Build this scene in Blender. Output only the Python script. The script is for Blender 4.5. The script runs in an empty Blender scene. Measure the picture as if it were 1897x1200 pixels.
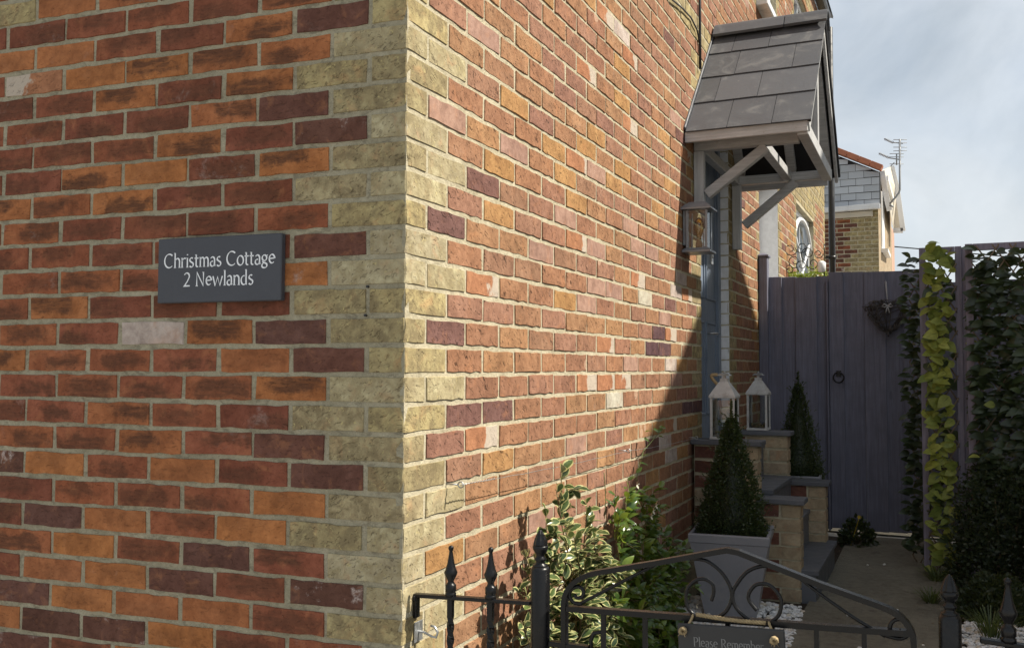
import bpy, math, random
from math import sin, cos, pi, radians, sqrt, atan2
from mathutils import Vector, Matrix, noise as mnoise
random.seed(7)
V = Vector
S = bpy.context.scene
COL = S.collection

# ------------------------------------------------------------------ camera
CAMP = V((1.2199, -2.0435, 0.0171)); YAW, PIT, ROL, FPX = -0.425, 0.0471, 0.0033, 1745.8
Ff = V((sin(YAW)*cos(PIT), cos(YAW)*cos(PIT), sin(PIT)))
_r = Ff.cross(V((0, 0, 1))).normalized(); _u = _r.cross(Ff)
Rr = _r*cos(ROL)+_u*sin(ROL); Uu = -_r*sin(ROL)+_u*cos(ROL)
cam = bpy.data.objects.new('camera', bpy.data.cameras.new('camera')); COL.objects.link(cam)
cam.matrix_world = Matrix(((Rr.x, Uu.x, -Ff.x, CAMP.x), (Rr.y, Uu.y, -Ff.y, CAMP.y), (Rr.z, Uu.z, -Ff.z, CAMP.z), (0, 0, 0, 1)))
cam.data.sensor_width = 36; cam.data.lens = 36*FPX/1897; cam.data.clip_start = 0.05; cam.data.clip_end = 2000
S.camera = cam

# ------------------------------------------------------------------ world, sun, exposure
SUND = V((1.0, 0.30, 1.28)).normalized()          # direction towards the sun
SUN_EL = math.asin(SUND.z); SUN_ROT = atan2(SUND.x, SUND.y)
W = bpy.data.worlds.new('World'); S.world = W; W.use_nodes = True
wt = W.node_tree; wt.nodes.clear()
def wn(t): return wt.nodes.new(t)
out = wn('ShaderNodeOutputWorld'); bg = wn('ShaderNodeBackground'); bg.inputs[1].default_value = 0.1
sky = wn('ShaderNodeTexSky'); sky.sky_type = 'NISHITA'; sky.sun_disc = False
sky.sun_elevation = SUN_EL; sky.sun_rotation = SUN_ROT; sky.altitude = 50; sky.dust_density = 1.6
tc = wn('ShaderNodeTexCoord'); mp = wn('ShaderNodeMapping'); mp.inputs['Scale'].default_value = (1, 1, 1.5)
mp.inputs['Location'].default_value = (0.35, 0.1, 0.2)
wt.links.new(tc.outputs['Generated'], mp.inputs[0])
def wnoise(sc, det, ro, di):
    n = wn('ShaderNodeTexNoise'); n.inputs['Scale'].default_value = sc; n.inputs['Detail'].default_value = det
    n.inputs['Roughness'].default_value = ro; n.inputs['Distortion'].default_value = di
    wt.links.new(mp.outputs[0], n.inputs['Vector']); return n
n1 = wnoise(2.6, 8, 0.52, 0.25); n2 = wnoise(4.4, 9, 0.56, 0.35)
rp = wn('ShaderNodeValToRGB'); rp.color_ramp.elements[0].position = 0.36; rp.color_ramp.elements[1].position = 0.60
wt.links.new(n1.outputs[0], rp.inputs[0])
cr = wn('ShaderNodeValToRGB')                      # cloud colour: grey bases to white tops
e = cr.color_ramp.elements
e[0].position = 0.38; e[0].color = (2.75, 3.1, 3.4, 1); e[1].position = 0.62; e[1].color = (4.3, 4.6, 4.85, 1)
wt.links.new(n2.outputs[0], cr.inputs[0])
sx = wn('ShaderNodeSeparateXYZ'); wt.links.new(tc.outputs['Generated'], sx.inputs[0])
hz = wn('ShaderNodeMapRange'); hz.inputs[1].default_value = 0.0; hz.inputs[2].default_value = 0.28; hz.inputs[3].default_value = 0.85; hz.inputs[4].default_value = 0.0
wt.links.new(sx.outputs[2], hz.inputs[0])
m1 = wn('ShaderNodeMix'); m1.data_type = 'RGBA'; m1.inputs[7].default_value = (5.2, 5.5, 5.7, 1)
wt.links.new(hz.outputs[0], m1.inputs[0]); wt.links.new(cr.outputs[0], m1.inputs[6])
mulk = wn('ShaderNodeMath'); mulk.operation = 'MULTIPLY_ADD'; mulk.inputs[1].default_value = 0.22; mulk.inputs[2].default_value = 0.78
wt.links.new(rp.outputs[0], mulk.inputs[0])
m2 = wn('ShaderNodeMix'); m2.data_type = 'RGBA'
wt.links.new(mulk.outputs[0], m2.inputs[0]); wt.links.new(sky.outputs[0], m2.inputs[6]); wt.links.new(m1.outputs[2], m2.inputs[7])
wt.links.new(m2.outputs[2], bg.inputs[0]); wt.links.new(bg.outputs[0], out.inputs[0])
sl = bpy.data.lights.new('sun', 'SUN'); sl.energy = 5.0; sl.angle = radians(0.55); sl.color = (1.0, 0.93, 0.80)
so = bpy.data.objects.new('sun', sl); COL.objects.link(so); so.rotation_euler = SUND.to_track_quat('Z', 'Y').to_euler()
so.location = (6, 2, 9)
S.view_settings.view_transform = 'Standard'; S.view_settings.look = 'None'; S.view_settings.gamma = 1
S.view_settings.use_curve_mapping = False; S.view_settings.exposure = 0.75
S.render.engine = 'CYCLES'; S.cycles.max_bounces = 6

# ------------------------------------------------------------------ helpers
def at(px, py, ax, val):
    """point of the place where the sight line of a photo pixel meets the plane ax = val"""
    d = Ff + Rr*((px-948.5)/FPX) - Uu*((py-600)/FPX)
    i = 'XYZ'.index(ax); t = (val-CAMP[i])/d[i]
    return CAMP + d*t
def dist(p): return (V(p)-CAMP).length
def tag(o, label=None, cat=None, group=None, kind=None):
    if label: o['label'] = label
    if cat: o['category'] = cat
    if group: o['group'] = group
    if kind: o['kind'] = kind
    return o
def thing(name, loc, label, cat, group=None):
    o = bpy.data.objects.new(name, None); COL.objects.link(o); o.location = loc; o.empty_display_size = 0.1
    return tag(o, label, cat, group)
_wl = {}
def wloc(o):                                         # world origin of an unrotated chain
    p = V(o.location)
    while o.parent: o = o.parent; p += V(o.location)
    return p
class MB:
    def __init__(s): s.v = []; s.f = []; s.m = []; s.uv = {}; s.sm = []
    def add(s, vs, fs, mi=0, uv=None, smooth=False):
        b = len(s.v); s.v += [V(p) for p in vs]
        for f in fs: s.f.append([b+i for i in f]); s.m.append(mi); s.sm.append(smooth)
        if uv:
            for i, u in enumerate(uv): s.uv[b+i] = u
        return s
    def box(s, c, sz, rz=0, M=None, mi=0, bev=0):
        if M is None: M = Matrix.Rotation(rz, 3, 'Z')
        hx, hy, hz_ = [a/2 for a in sz]; c = V(c)
        if bev:
            b = min(bev, hx*.45, hy*.45, hz_*.45); vs = []; fs = []
            idx = {}
            for sxx in (-1, 1):
                for syy in (-1, 1):
                    for szz in (-1, 1):
                        for k in range(3):
                            p = [sxx*(hx-b), syy*(hy-b), szz*(hz_-b)]
                            p[k] = (sxx*hx, syy*hy, szz*hz_)[k]
                            idx[(sxx, syy, szz, k)] = len(vs); vs.append(c+M@V(p))
            I = idx
            for k in range(3):
                o = [a for a in range(3) if a != k]
                for sg in (-1, 1):
                    q = []
                    for a, b2 in ((-1, -1), (1, -1), (1, 1), (-1, 1)):
                        t = [0, 0, 0]; t[k] = sg; t[o[0]] = a; t[o[1]] = b2; q.append(I[(t[0], t[1], t[2], k)])
                    if (sg > 0) != (k == 1): pass
                    else: q.reverse()
                    fs.append(q)
            for k in range(3):
                o = [a for a in range(3) if a != k]
                for a in (-1, 1):
                    for b2 in (-1, 1):
                        t0 = [0, 0, 0]; t0[o[0]] = a; t0[o[1]] = b2; t1 = t0[:]; t0[k] = -1; t1[k] = 1
                        fs.append([I[(*t0, o[0])], I[(*t1, o[0])], I[(*t1, o[1])], I[(*t0, o[1])]])
            for a in (-1, 1):
                for b2 in (-1, 1):
                    for c2 in (-1, 1): fs.append([I[(a, b2, c2, k)] for k in range(3)])
            return s.add(vs, fs, mi)
        vs = [c+M@V((a*hx, b*hy, d*hz_)) for a in (-1, 1) for b in (-1, 1) for d in (-1, 1)]
        return s.add(vs, [(0, 1, 3, 2), (4, 6, 7, 5), (0, 4, 5, 1), (2, 3, 7, 6), (0, 2, 6, 4), (1, 5, 7, 3)], mi)
    def bar(s, p0, p1, w, h, up=(0, 0, 1), mi=0, bev=0.002):
        p0 = V(p0); p1 = V(p1); x = (p1-p0); L = x.length; x.normalize(); y = V(up).cross(x)
        if y.length < 1e-4: y = V((0, 1, 0)).cross(x)
        y.normalize(); z = x.cross(y)
        M = Matrix((x, y, z)).transposed()
        return s.box((p0+p1)/2, (L, w, h), M=M, mi=mi, bev=bev)
    def tube(s, pts, r, n=8, mi=0, smooth=True, cap=True):
        pts = [V(p) for p in pts]; N = len(pts); rr = r if isinstance(r, (list, tuple)) else [r]*N
        T = []
        for i in range(N):
            a = pts[max(i-1, 0)]; b = pts[min(i+1, N-1)]; t = b-a
            T.append(t.normalized() if t.length > 1e-9 else V((0, 0, 1)))
        ref = V((0, 0, 1)) if abs(T[0].z) < .9 else V((1, 0, 0))
        nrm = (ref-T[0]*ref.dot(T[0])).normalized(); vs = []
        for i in range(N):
            nrm = (nrm-T[i]*nrm.dot(T[i]))
            nrm = nrm.normalized() if nrm.length > 1e-6 else T[i].orthogonal().normalized()
            bn = T[i].cross(nrm)
            for k in range(n):
                a = 2*pi*k/n; vs.append(pts[i]+(nrm*cos(a)+bn*sin(a))*rr[i])
        fs = [(i*n+k, i*n+(k+1) % n, (i+1)*n+(k+1) % n, (i+1)*n+k) for i in range(N-1) for k in range(n)]
        s.add(vs, fs, mi, smooth=smooth)
        if cap: s.add([], []); b = len(s.v)-len(vs); s.f += [[b+k for k in range(n)][::-1], [b+(N-1)*n+k for k in range(n)]]; s.m += [mi, mi]; s.sm += [False, False]
        return s
    def lathe(s, prof, c, n=14, mi=0, M=None, smooth=True, flute=0):
        c = V(c); vs = []
        for (r, z) in prof:
            for k in range(n):
                a = 2*pi*k/n; q = r*(1-flute*(k % 2)) if r > .004 else r
                p = V((q*cos(a), q*sin(a), z)); vs.append(c+(M@p if M else p))
        N = len(prof)
        fs = [(i*n+k, i*n+(k+1) % n, (i+1)*n+(k+1) % n, (i+1)*n+k) for i in range(N-1) for k in range(n)]
        fs += [tuple(range(n))[::-1], tuple((N-1)*n+k for k in range(n))]
        return s.add(vs, fs, mi, smooth=smooth)
    def frustum(s, c, a0, a1, h, b0=None, b1=None, mi=0):     # square bottom a0 x b0, top a1 x b1
        b0 = b0 or a0; b1 = b1 or a1; c = V(c)
        vs = [c+V((x*a0/2, y*b0/2, 0)) for x, y in ((-1, -1), (1, -1), (1, 1), (-1, 1))]+[c+V((x*a1/2, y*b1/2, h)) for x, y in ((-1, -1), (1, -1), (1, 1), (-1, 1))]
        return s.add(vs, [(3, 2, 1, 0), (4, 5, 6, 7), (0, 1, 5, 4), (1, 2, 6, 5), (2, 3, 7, 6), (3, 0, 4, 7)], mi)
    def build(s, name, mats, parent=None, kind=None, label=None, origin=None):
        if not isinstance(mats, (list, tuple)): mats = [mats]
        if origin is None:
            lo = V([min(p[i] for p in s.v) for i in range(3)]); hi = V([max(p[i] for p in s.v) for i in range(3)])
            origin = (lo+hi)/2
        origin = V(origin)
        me = bpy.data.meshes.new(name); me.from_pydata([tuple(p-origin) for p in s.v], [], s.f)
        for m in mats: me.materials.append(m)
        me.polygons.foreach_set('material_index', s.m); me.polygons.foreach_set('use_smooth', s.sm)
        if s.uv:
            ul = me.uv_layers.new(name='UVMap')
            for l in me.loops: ul.data[l.index].uv = s.uv.get(l.vertex_index, (0, 0))
        me.validate(); me.update()
        o = bpy.data.objects.new(name, me); COL.objects.link(o)
        if parent: o.parent = parent; o.location = origin-wloc(parent)
        else: o.location = origin
        if kind: o['kind'] = kind
        if label: o['label'] = label
        return o

# ------------------------------------------------------------------ materials
class NT:
    def __init__(s, name):
        s.m = bpy.data.materials.new(name); s.m.use_nodes = True; s.t = s.m.node_tree; s.t.nodes.clear()
        s.out = s.t.nodes.new('ShaderNodeOutputMaterial'); s.b = s.t.nodes.new('ShaderNodeBsdfPrincipled')
        s.t.links.new(s.b.outputs[0], s.out.inputs[0])
        s.b.inputs['Specular IOR Level'].default_value = 0.3
    def n(s, t): return s.t.nodes.new(t)
    def l(s, a, b):
        if isinstance(a, bpy.types.NodeSocket): s.t.links.new(a, b)
        else:
            if b.type == 'RGBA' and len(a) == 3: a = (*a, 1)
            b.default_value = a
    def pos(s): return s.n('ShaderNodeNewGeometry').outputs['Position']
    def uv(s): return s.n('ShaderNodeTexCoord').outputs['UV']
    def objc(s): return s.n('ShaderNodeTexCoord').outputs['Object']
    def rnd(s, k=1.0):
        a = s.n('ShaderNodeObjectInfo').outputs['Random']; b = s.n('ShaderNodeNewGeometry').outputs['Random Per Island']
        return s.math('FRACT', s.math('MULTIPLY', s.math('ADD', a, b), k))
    def math(s, op, a, b=0.0, c=None, clamp=False):
        n = s.n('ShaderNodeMath'); n.operation = op; n.use_clamp = clamp; s.l(a, n.inputs[0]); s.l(b, n.inputs[1])
        if c is not None: s.l(c, n.inputs[2])
        return n.outputs[0]
    def vmath(s, op, a, b):
        n = s.n('ShaderNodeVectorMath'); n.operation = op; s.l(a, n.inputs[0]); s.l(b, n.inputs[1] if op != 'SCALE' else n.inputs[3]); return n.outputs[0]
    def mapv(s, v, sc=(1, 1, 1), rot=(0, 0, 0)):
        n = s.n('ShaderNodeMapping'); s.l(v, n.inputs[0]); n.inputs['Scale'].default_value = sc; n.inputs['Rotation'].default_value = rot; return n.outputs[0]
    def noise(s, v, sc, det=4, ro=.5, di=0.0, col=False):
        n = s.n('ShaderNodeTexNoise'); s.l(v, n.inputs['Vector']); s.l(sc, n.inputs['Scale']); n.inputs['Detail'].default_value = det
        n.inputs['Roughness'].default_value = ro; n.inputs['Distortion'].default_value = di
        return n.outputs[1 if col else 0]
    def voro(s, v, sc, feat='F1', rand=1.0):
        n = s.n('ShaderNodeTexVoronoi'); n.feature = feat; s.l(v, n.inputs['Vector']); n.inputs['Scale'].default_value = sc; n.inputs['Randomness'].default_value = rand; return n.outputs[0]
    def mix(s, f, a, b, mode='MIX'):
        n = s.n('ShaderNodeMix'); n.data_type = 'RGBA'; n.blend_type = mode; s.l(f, n.inputs[0]); s.l(a, n.inputs[6]); s.l(b, n.inputs[7]); return n.outputs[2]
    def ss(s, x, a, b, lo=0.0, hi=1.0):
        n = s.n('ShaderNodeMapRange'); n.interpolation_type = 'SMOOTHSTEP'; s.l(x, n.inputs[0]); n.inputs[1].default_value = a; n.inputs[2].default_value = b
        n.inputs[3].default_value = lo; n.inputs[4].default_value = hi; return n.outputs[0]
    def ramp(s, f, st, const=False):
        n = s.n('ShaderNodeValToRGB'); s.l(f, n.inputs[0]); el = n.color_ramp.elements
        if const: n.color_ramp.interpolation = 'CONSTANT'
        while len(el) < len(st): el.new(0.5)
        for i, (p, c) in enumerate(st): el[i].position = p; el[i].color = (*c, 1)
        return n.outputs[0]
    def bump(s, h, st, d, nrm=None):
        n = s.n('ShaderNodeBump'); s.l(h, n.inputs['Height']); n.inputs['Strength'].default_value = st; n.inputs['Distance'].default_value = d
        if nrm: s.l(nrm, n.inputs['Normal'])
        s.t.links.new(n.outputs[0], s.b.inputs['Normal']); return n.outputs[0]
    def col(s, c): s.l(c, s.b.inputs['Base Color'])
    def rough(s, r): s.l(r, s.b.inputs['Roughness'])

def brick_material(name, tones, flash=0.0, crease=0.5, patch=0.0, mottled=None, fine=0.5, paleblob=0.0, tilt=.62, half=None):
    t = NT(name); P = t.pos(); R = t.rnd(); R2 = t.rnd(7.31); R3 = t.rnd(23.7)
    off = t.n('ShaderNodeCombineXYZ'); t.l(t.math('MULTIPLY', R, 9.0), off.inputs[0]); t.l(t.math('MULTIPLY', R2, 9.0), off.inputs[2]); t.l(t.math('MULTIPLY', R3, 5.0), off.inputs[1])
    Q = t.vmath('ADD', P, off.outputs[0])
    k = len(tones); base = t.ramp(R, [(i/max(k-1, 1), c) for i, c in enumerate(tones)])
    n_lo = t.noise(Q, 9, 4, .6, .3); n_mid = t.noise(Q, 38, 6, .65, .4); n_hi = t.noise(Q, 260, 4, .7)
    val = t.math('ADD', t.math('MULTIPLY', n_lo, 0.75), t.math('MULTIPLY', n_mid, 0.75))
    c = t.mix(1.0, base, t.ramp(val, [(0.45, (.58, .55, .55)), (0.75, (1., 1., 1.)), (1.0, (1.35, 1.42, 1.45))]), 'MULTIPLY')
    c = t.mix(t.ss(t.noise(Q, 17, 4, .6, .8), .52, .72, 0, .5), c, t.mix(.5, c, (.50, .22, .10)))
    UV = t.uv(); su = t.n('ShaderNodeSeparateXYZ'); t.l(UV, su.inputs[0])
    if flash:
        wob = t.noise(Q, 15, 6, .68, .3); w2 = t.math('MULTIPLY', t.math('SUBTRACT', wob, .5), 2.3)
        u = t.math('ABSOLUTE', t.math('DIVIDE', t.math('ADD', su.outputs[0], t.math('MULTIPLY', t.math('SUBTRACT', R2, .5), 1.1)), 1.05))
        v = t.math('ABSOLUTE', t.math('DIVIDE', t.math('ADD', su.outputs[1], t.math('MULTIPLY', t.math('SUBTRACT', R3, .5), .34)), .31))
        d = t.math('POWER', t.math('ADD', t.math('POWER', u, 3.0), t.math('POWER', v, 3.0)), .33)
        mk = t.ss(t.math('ADD', t.math('ADD', d, w2), t.math('MULTIPLY', R, .25)), 1.15, .60, 0, flash)
        st = t.noise(t.mapv(Q, (6, 6, 40)), 2.2, 6, .7, .5)
        mk = t.math('MULTIPLY', mk, t.ss(st, .32, .58, .45, 1.0))
        c = t.mix(mk, c, t.mix(n_mid, (.055, .030, .022), (.12, .052, .03)))
    if mottled is not None:
        mm = t.ss(t.noise(Q, 20, 7, .7, .4), .42, .62, 0, .8); c = t.mix(mm, c, mottled)
        mm = t.ss(t.noise(Q, 60, 5, .7, 1.2), .60, .66, 0, .7); c = t.mix(mm, c, (.50, .42, .20))
    if half is not None:
        hm = t.ss(t.math('ADD', t.math('ADD', su.outputs[0], t.math('MULTIPLY', t.math('SUBTRACT', n_lo, .5), 2.6)), t.math('MULTIPLY', t.math('SUBTRACT', R2, .5), .9)), .05, .22); c = t.mix(hm, c, half)
    # mineral bloom and lime smears
    if patch:
        pm = t.math('MULTIPLY', t.ss(t.noise(Q, 14, 6, .7, .3), .56, .68, 0, 1), t.ss(R2, .72, .86, 0, patch))
        pm = t.math('MULTIPLY', pm, t.ss(t.noise(Q, 120, 4, .8), .35, .6, .25, 1))
        c = t.mix(pm, c, (.46, .38, .35))
    if paleblob:
        pb = t.math('MULTIPLY', t.ss(t.voro(Q, 11), .30, .24, 0, 1), t.ss(R3, 1-paleblob, 1.0-paleblob+.01))
        c = t.mix(t.math('MULTIPLY', pb, .6), c, (.52, .36, .26))
    sp = t.ss(t.noise(Q, 330, 3, .8), .66, .74, 0, .65); c = t.mix(sp, c, (.05, .032, .026))
    sp = t.ss(t.noise(Q, 210, 3, .8), .70, .76, 0, .5); c = t.mix(sp, c, (.42, .36, .30))
    # creases: short torn folds of hand thrown clay, running aslant
    sq = t.n('ShaderNodeSeparateXYZ'); t.l(Q, sq.inputs[0]); cv = t.n('ShaderNodeCombineXYZ')
    t.l(t.math('SUBTRACT', sq.outputs[1], sq.outputs[0]), cv.inputs[0]); t.l(sq.outputs[2], cv.inputs[1]); t.l(t.math('MULTIPLY', R2, 7.0), cv.inputs[2])
    wv = t.vmath('ADD', cv.outputs[0], t.vmath('SCALE', t.noise(cv.outputs[0], 30, 3, .6, 0, True), .030))
    ax1 = t.mapv(wv, (1, 1, 1), (0, 0, tilt))
    cn = t.noise(t.mapv(ax1, (26, 95, 1)), 1.0, 4, .6, .25)
    gate = t.math('MULTIPLY', t.ss(t.noise(cv.outputs[0], 34, 3, .6), .44, .60), t.ss(t.noise(cv.outputs[0], 9, 2, .5), .36, .58, .15, 1))
    cre = t.math('MULTIPLY', t.ss(cn, .41, .33), gate)
    cn2 = t.noise(t.mapv(ax1, (60, 170, 1)), 1.0, 4, .65, .3)
    cre = t.math('MAXIMUM', cre, t.math('MULTIPLY', t.ss(cn2, .41, .33), .6))
    c = t.mix(t.math('MULTIPLY', cre, crease*.85), c, (.04, .022, .015))
    h = t.math('ADD', t.math('MULTIPLY', n_mid, 1.0), t.math('MULTIPLY', n_hi, .35*fine*2))
    h = t.math('SUBTRACT', h, t.math('MULTIPLY', cre, 1.5*crease))
    t.bump(h, 1.0, 0.0030)
    t.col(c); t.rough(.93); t.b.inputs['Specular IOR Level'].default_value = .18
    return t.m

def plain(name, c, rough=.6, var=.25, sc=12, bump=.15, bd=.002, metal=0, c2=None, spec=.4, hi=0):
    t = NT(name); P = t.pos(); n1_ = t.noise(P, sc, 6, .62, .3); n2_ = t.noise(P, sc*9, 4, .7)
    lo = tuple(a*(1-var) for a in c); hi_ = tuple(min(1, a*(1+var)) for a in c)
    cc = t.ramp(t.math('ADD', t.math('MULTIPLY', n1_, .7), t.math('MULTIPLY', n2_, .3)), [(.34, lo), (.66, hi_)])
    if c2: cc = t.mix(t.ss(t.noise(P, sc*.6, 7, .72, .6), .52, .64, 0, .75), cc, c2)
    t.col(cc); t.l(t.ss(n1_, .3, .7, max(rough-.1, .05), min(rough+.1, 1)), t.b.inputs['Roughness'])
    t.b.inputs['Metallic'].default_value = metal; t.b.inputs['Specular IOR Level'].default_value = spec
    if bump: t.bump(t.math('ADD', n1_, n2_), bump, bd)
    return t.m

M = {}
M['r'] = brick_material('brick_dark_red', [(.165, .058, .036), (.235, .080, .042), (.19, .064, .040), (.275, .092, .044)], crease=.30, patch=.25, flash=.62, tilt=.12)
M['d'] = brick_material('brick_purple_brown', [(.105, .050, .036), (.135, .058, .042), (.12, .058, .046)], crease=.3, patch=1.0, tilt=.1)
M['o'] = brick_material('brick_flashed', [(.28, .105, .046), (.36, .140, .050), (.31, .112, .05)], flash=.86, crease=.35, patch=.2, tilt=.12)
M['O'] = brick_material('brick_orange', [(.32, .118, .050), (.38, .150, .052), (.34, .128, .058)], crease=.25, patch=.5, flash=.22, tilt=.12)
M['m'] = brick_material('brick_mid_red', [(.25, .086, .044), (.31, .110, .048), (.24, .080, .048)], crease=.3, patch=.25, flash=.78, tilt=.12)
M['y'] = brick_material('brick_yellow_stock', [(.34, .275, .140), (.39, .315, .160), (.30, .245, .135), (.36, .295, .175)], crease=.55, mottled=(.19, .15, .085))
M['w'] = brick_material('brick_pale', [(.40, .33, .29), (.44, .36, .32)], crease=.1, patch=.2)
M['s'] = brick_material('brick_salmon', [(.255, .128, .080), (.30, .150, .084), (.29, .160, .086), (.245, .124, .090), (.33, .180, .090), (.265, .130, .082), (.285, .150, .102), (.25, .138, .084)], crease=1.0, patch=.15, paleblob=.05)
M['p'] = brick_material('brick_smooth_pink', [(.30, .18, .14), (.33, .20, .15)], crease=.05, fine=.25)
M['k'] = brick_material('brick_dark_purple', [(.085, .045, .050), (.11, .06, .062)], crease=.6)
M['t'] = brick_material('brick_pale_quoin', [(.38, .325, .20), (.42, .36, .22), (.36, .31, .205)], crease=.55, mottled=(.27, .22, .125))
M['l'] = brick_material('brick_lime_smeared', [(.34, .15, .08), (.36, .17, .09)], crease=.4, patch=0, half=(.46, .39, .32))
M['b'] = brick_material('brick_buff', [(.33, .26, .17), (.36, .28, .185), (.30, .24, .17)], crease=.25, fine=.3)
def painted(name, c):
    t = NT(name); P = t.pos(); n = t.noise(P, 30, 5, .6); t.col(t.mix(t.ss(n, .3, .7), tuple(a*.88 for a in c), c)); t.rough(.6); t.bump(n, .5, .003); return t.m
M['W'] = painted('painted_white_brick', (.80, .81, .84))

def mortar_material(name, lo, mid, hi, darken):
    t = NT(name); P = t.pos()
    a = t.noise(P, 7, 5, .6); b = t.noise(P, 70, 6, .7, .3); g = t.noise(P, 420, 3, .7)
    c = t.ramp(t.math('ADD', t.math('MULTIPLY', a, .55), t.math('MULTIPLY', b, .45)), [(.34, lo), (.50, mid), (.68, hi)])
    c = t.mix(t.ss(t.noise(t.mapv(P, (1, 1, 2.2)), 26, 6, .7, .5), .50, .64, 0, darken), c, (.17, .15, .11))  # painted blotches: shade at the joint tops as well as dirt
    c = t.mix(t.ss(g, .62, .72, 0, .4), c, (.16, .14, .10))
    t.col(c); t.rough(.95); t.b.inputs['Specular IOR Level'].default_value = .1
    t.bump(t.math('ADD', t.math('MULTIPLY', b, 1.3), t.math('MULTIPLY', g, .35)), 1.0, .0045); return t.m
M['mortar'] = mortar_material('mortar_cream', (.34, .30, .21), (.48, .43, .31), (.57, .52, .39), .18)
M['mortarf'] = mortar_material('mortar_grey_shaded', (.26, .235, .165), (.36, .325, .235), (.46, .42, .31), .6)  # darker copy for the front wall: shade and some dirt put into the colour

def wood_paint(name, c, grain_ax=2, rough=.62, wear=None):
    t = NT(name); P = t.pos(); sc = [55, 55, 55]; sc[grain_ax] = 2.5
    R = t.rnd(3.7)
    off = t.n('ShaderNodeCombineXYZ'); t.l(t.math('MULTIPLY', R, 7.0), off.inputs[0]); t.l(t.math('MULTIPLY', R, 7.0), off.inputs[2])
    Q = t.vmath('ADD', P, off.outputs[0])
    g = t.noise(t.mapv(Q, tuple(sc)), 1.5, 6, .6, .8); b = t.noise(Q, 8, 5, .6)
    cc = t.mix(t.ss(g, .3, .7), tuple(a*.78 for a in c), tuple(a*1.12 for a in c))
    cc = t.mix(t.ss(b, .35, .7, 0, .45), cc, tuple(a*.68 for a in c))
    kn = t.ss(t.voro(t.mapv(Q, (6, 6, 2.2)), 1.0), .10, .04, 0, .5); cc = t.mix(kn, cc, tuple(a*.45 for a in c))
    if wear: cc = t.mix(t.ss(t.noise(Q, 35, 6, .75), .63, .7, 0, .6), cc, wear)
    t.col(cc); t.rough(rough); t.bump(t.math('ADD', g, t.math('MULTIPLY', b, .3)), .6, .0022); return t.m
M['purple'] = wood_paint('purple_fence_paint', (.18, .183, .245))
M['lilac'] = wood_paint('lilac_trellis_paint', (.25, .225, .29))
M['porch'] = wood_paint('taupe_porch_paint', (.52, .52, .525), 0, .5, wear=(.30, .25, .2))
M['porch2'] = wood_paint('taupe_porch_paint_upright', (.52, .52, .525), 2, .5)
M['white'] = plain('white_gloss_paint', (.72, .73, .75), .35, .06, 6, .05)
M['doorblue'] = wood_paint('blue_grey_door_paint', (.20, .245, .32), 2, .4)
def slate_material(name, c, bloom=.4):
    t = NT(name); P = t.pos(); R = t.rnd(5.1)
    off = t.n('ShaderNodeCombineXYZ'); t.l(t.math('MULTIPLY', R, 3.0), off.inputs[0])
    Q = t.vmath('ADD', P, off.outputs[0])
    a = t.noise(Q, 6, 6, .65, 1.2); b = t.noise(Q, 80, 5, .7)
    cc = t.mix(R, tuple(x*.85 for x in c), tuple(x*1.15 for x in c))
    cc = t.mix(t.ss(a, .52, .70, 0, bloom), cc, (.28, .27, .26))
    cc = t.mix(t.ss(t.noise(Q, 28, 4, .7), .66, .74, 0, bloom), cc, (.34, .32, .29))
    t.col(cc); t.l(t.ss(a, .3, .7, .42, .62), t.b.inputs['Roughness']); t.b.inputs['Specular IOR Level'].default_value = .45
    t.bump(t.math('ADD', a, b), .35, .0025); return t.m
M['slate'] = slate_material('roof_slate', (.080, .083, .093), .25)
M['coping'] = slate_material('coping_slate', (.10, .105, .12), .15)
M['sign'] = slate_material('sign_slate', (.048, .051, .063), .03)
M['notice'] = slate_material('notice_slate', (.030, .030, .032), .12)
M['hung'] = slate_material('tile_hung_slate', (.44, .46, .49), .08)
M['letter'] = plain('sign_lettering_paint', (.78, .80, .84), .6, .08, 40, .05)
M['letterdim'] = plain('engraved_lettering', (.20, .20, .20), .7, .2, 60, .05)
M['terracotta'] = plain('terracotta_tile', (.40, .15, .085), .8, .2, 8, .2)
def iron_material():
    t = NT('black_iron_paint'); P = t.pos(); b = t.noise(P, 90, 5, .65); a = t.noise(P, 12, 4, .6)
    c = t.mix(t.ss(a, .55, .75, 0, .5), (.006, .006, .007), (.020, .016, .013))
    t.col(c); t.l(t.ss(b, .3, .7, .22, .40), t.b.inputs['Roughness']); t.b.inputs['Specular IOR Level'].default_value = .32
    t.bump(b, .35, .0012); return t.m
M['iron'] = iron_material()
M['steel'] = plain('galvanised_steel', (.45, .46, .47), .4, .25, 60, .2, metal=.8)
M['greymetal'] = plain('grey_lamp_metal', (.25, .27, .30), .38, .1, 20, .08, metal=.35)
M['lanternwhite'] = plain('weathered_white_metal', (.52, .51, .50), .45, .14, 25, .12, c2=(.36, .33, .31))
M['pot'] = plain('grey_pot_glaze', (.22, .225, .25), .45, .08, 5, .12, c2=(.26, .26, .27))
M['pipe'] = plain('black_pipe', (.02, .02, .022), .35, .2, 10, .05)
M['rope'] = plain('jute_rope', (.36, .27, .15), .9, .35, 160, .5)
M['twig'] = plain('grey_wicker_twig', (.088, .080, .076), .85, .35, 60, .4)
M['willow'] = plain('willow_lattice_stick', (.20, .15, .10), .85, .3, 60, .3)
M['ribbon'] = plain('pale_ribbon', (.42, .42, .44), .8, .15, 40, .1)
M['bark'] = plain('stem_bark', (.15, .115, .06), .9, .35, 60, .4)
M['greenstem'] = plain('green_stem', (.11, .15, .045), .7, .3, 60, .2)
M['soil'] = plain('garden_soil', (.06, .042, .028), .95, .4, 20, .9, .02)
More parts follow.
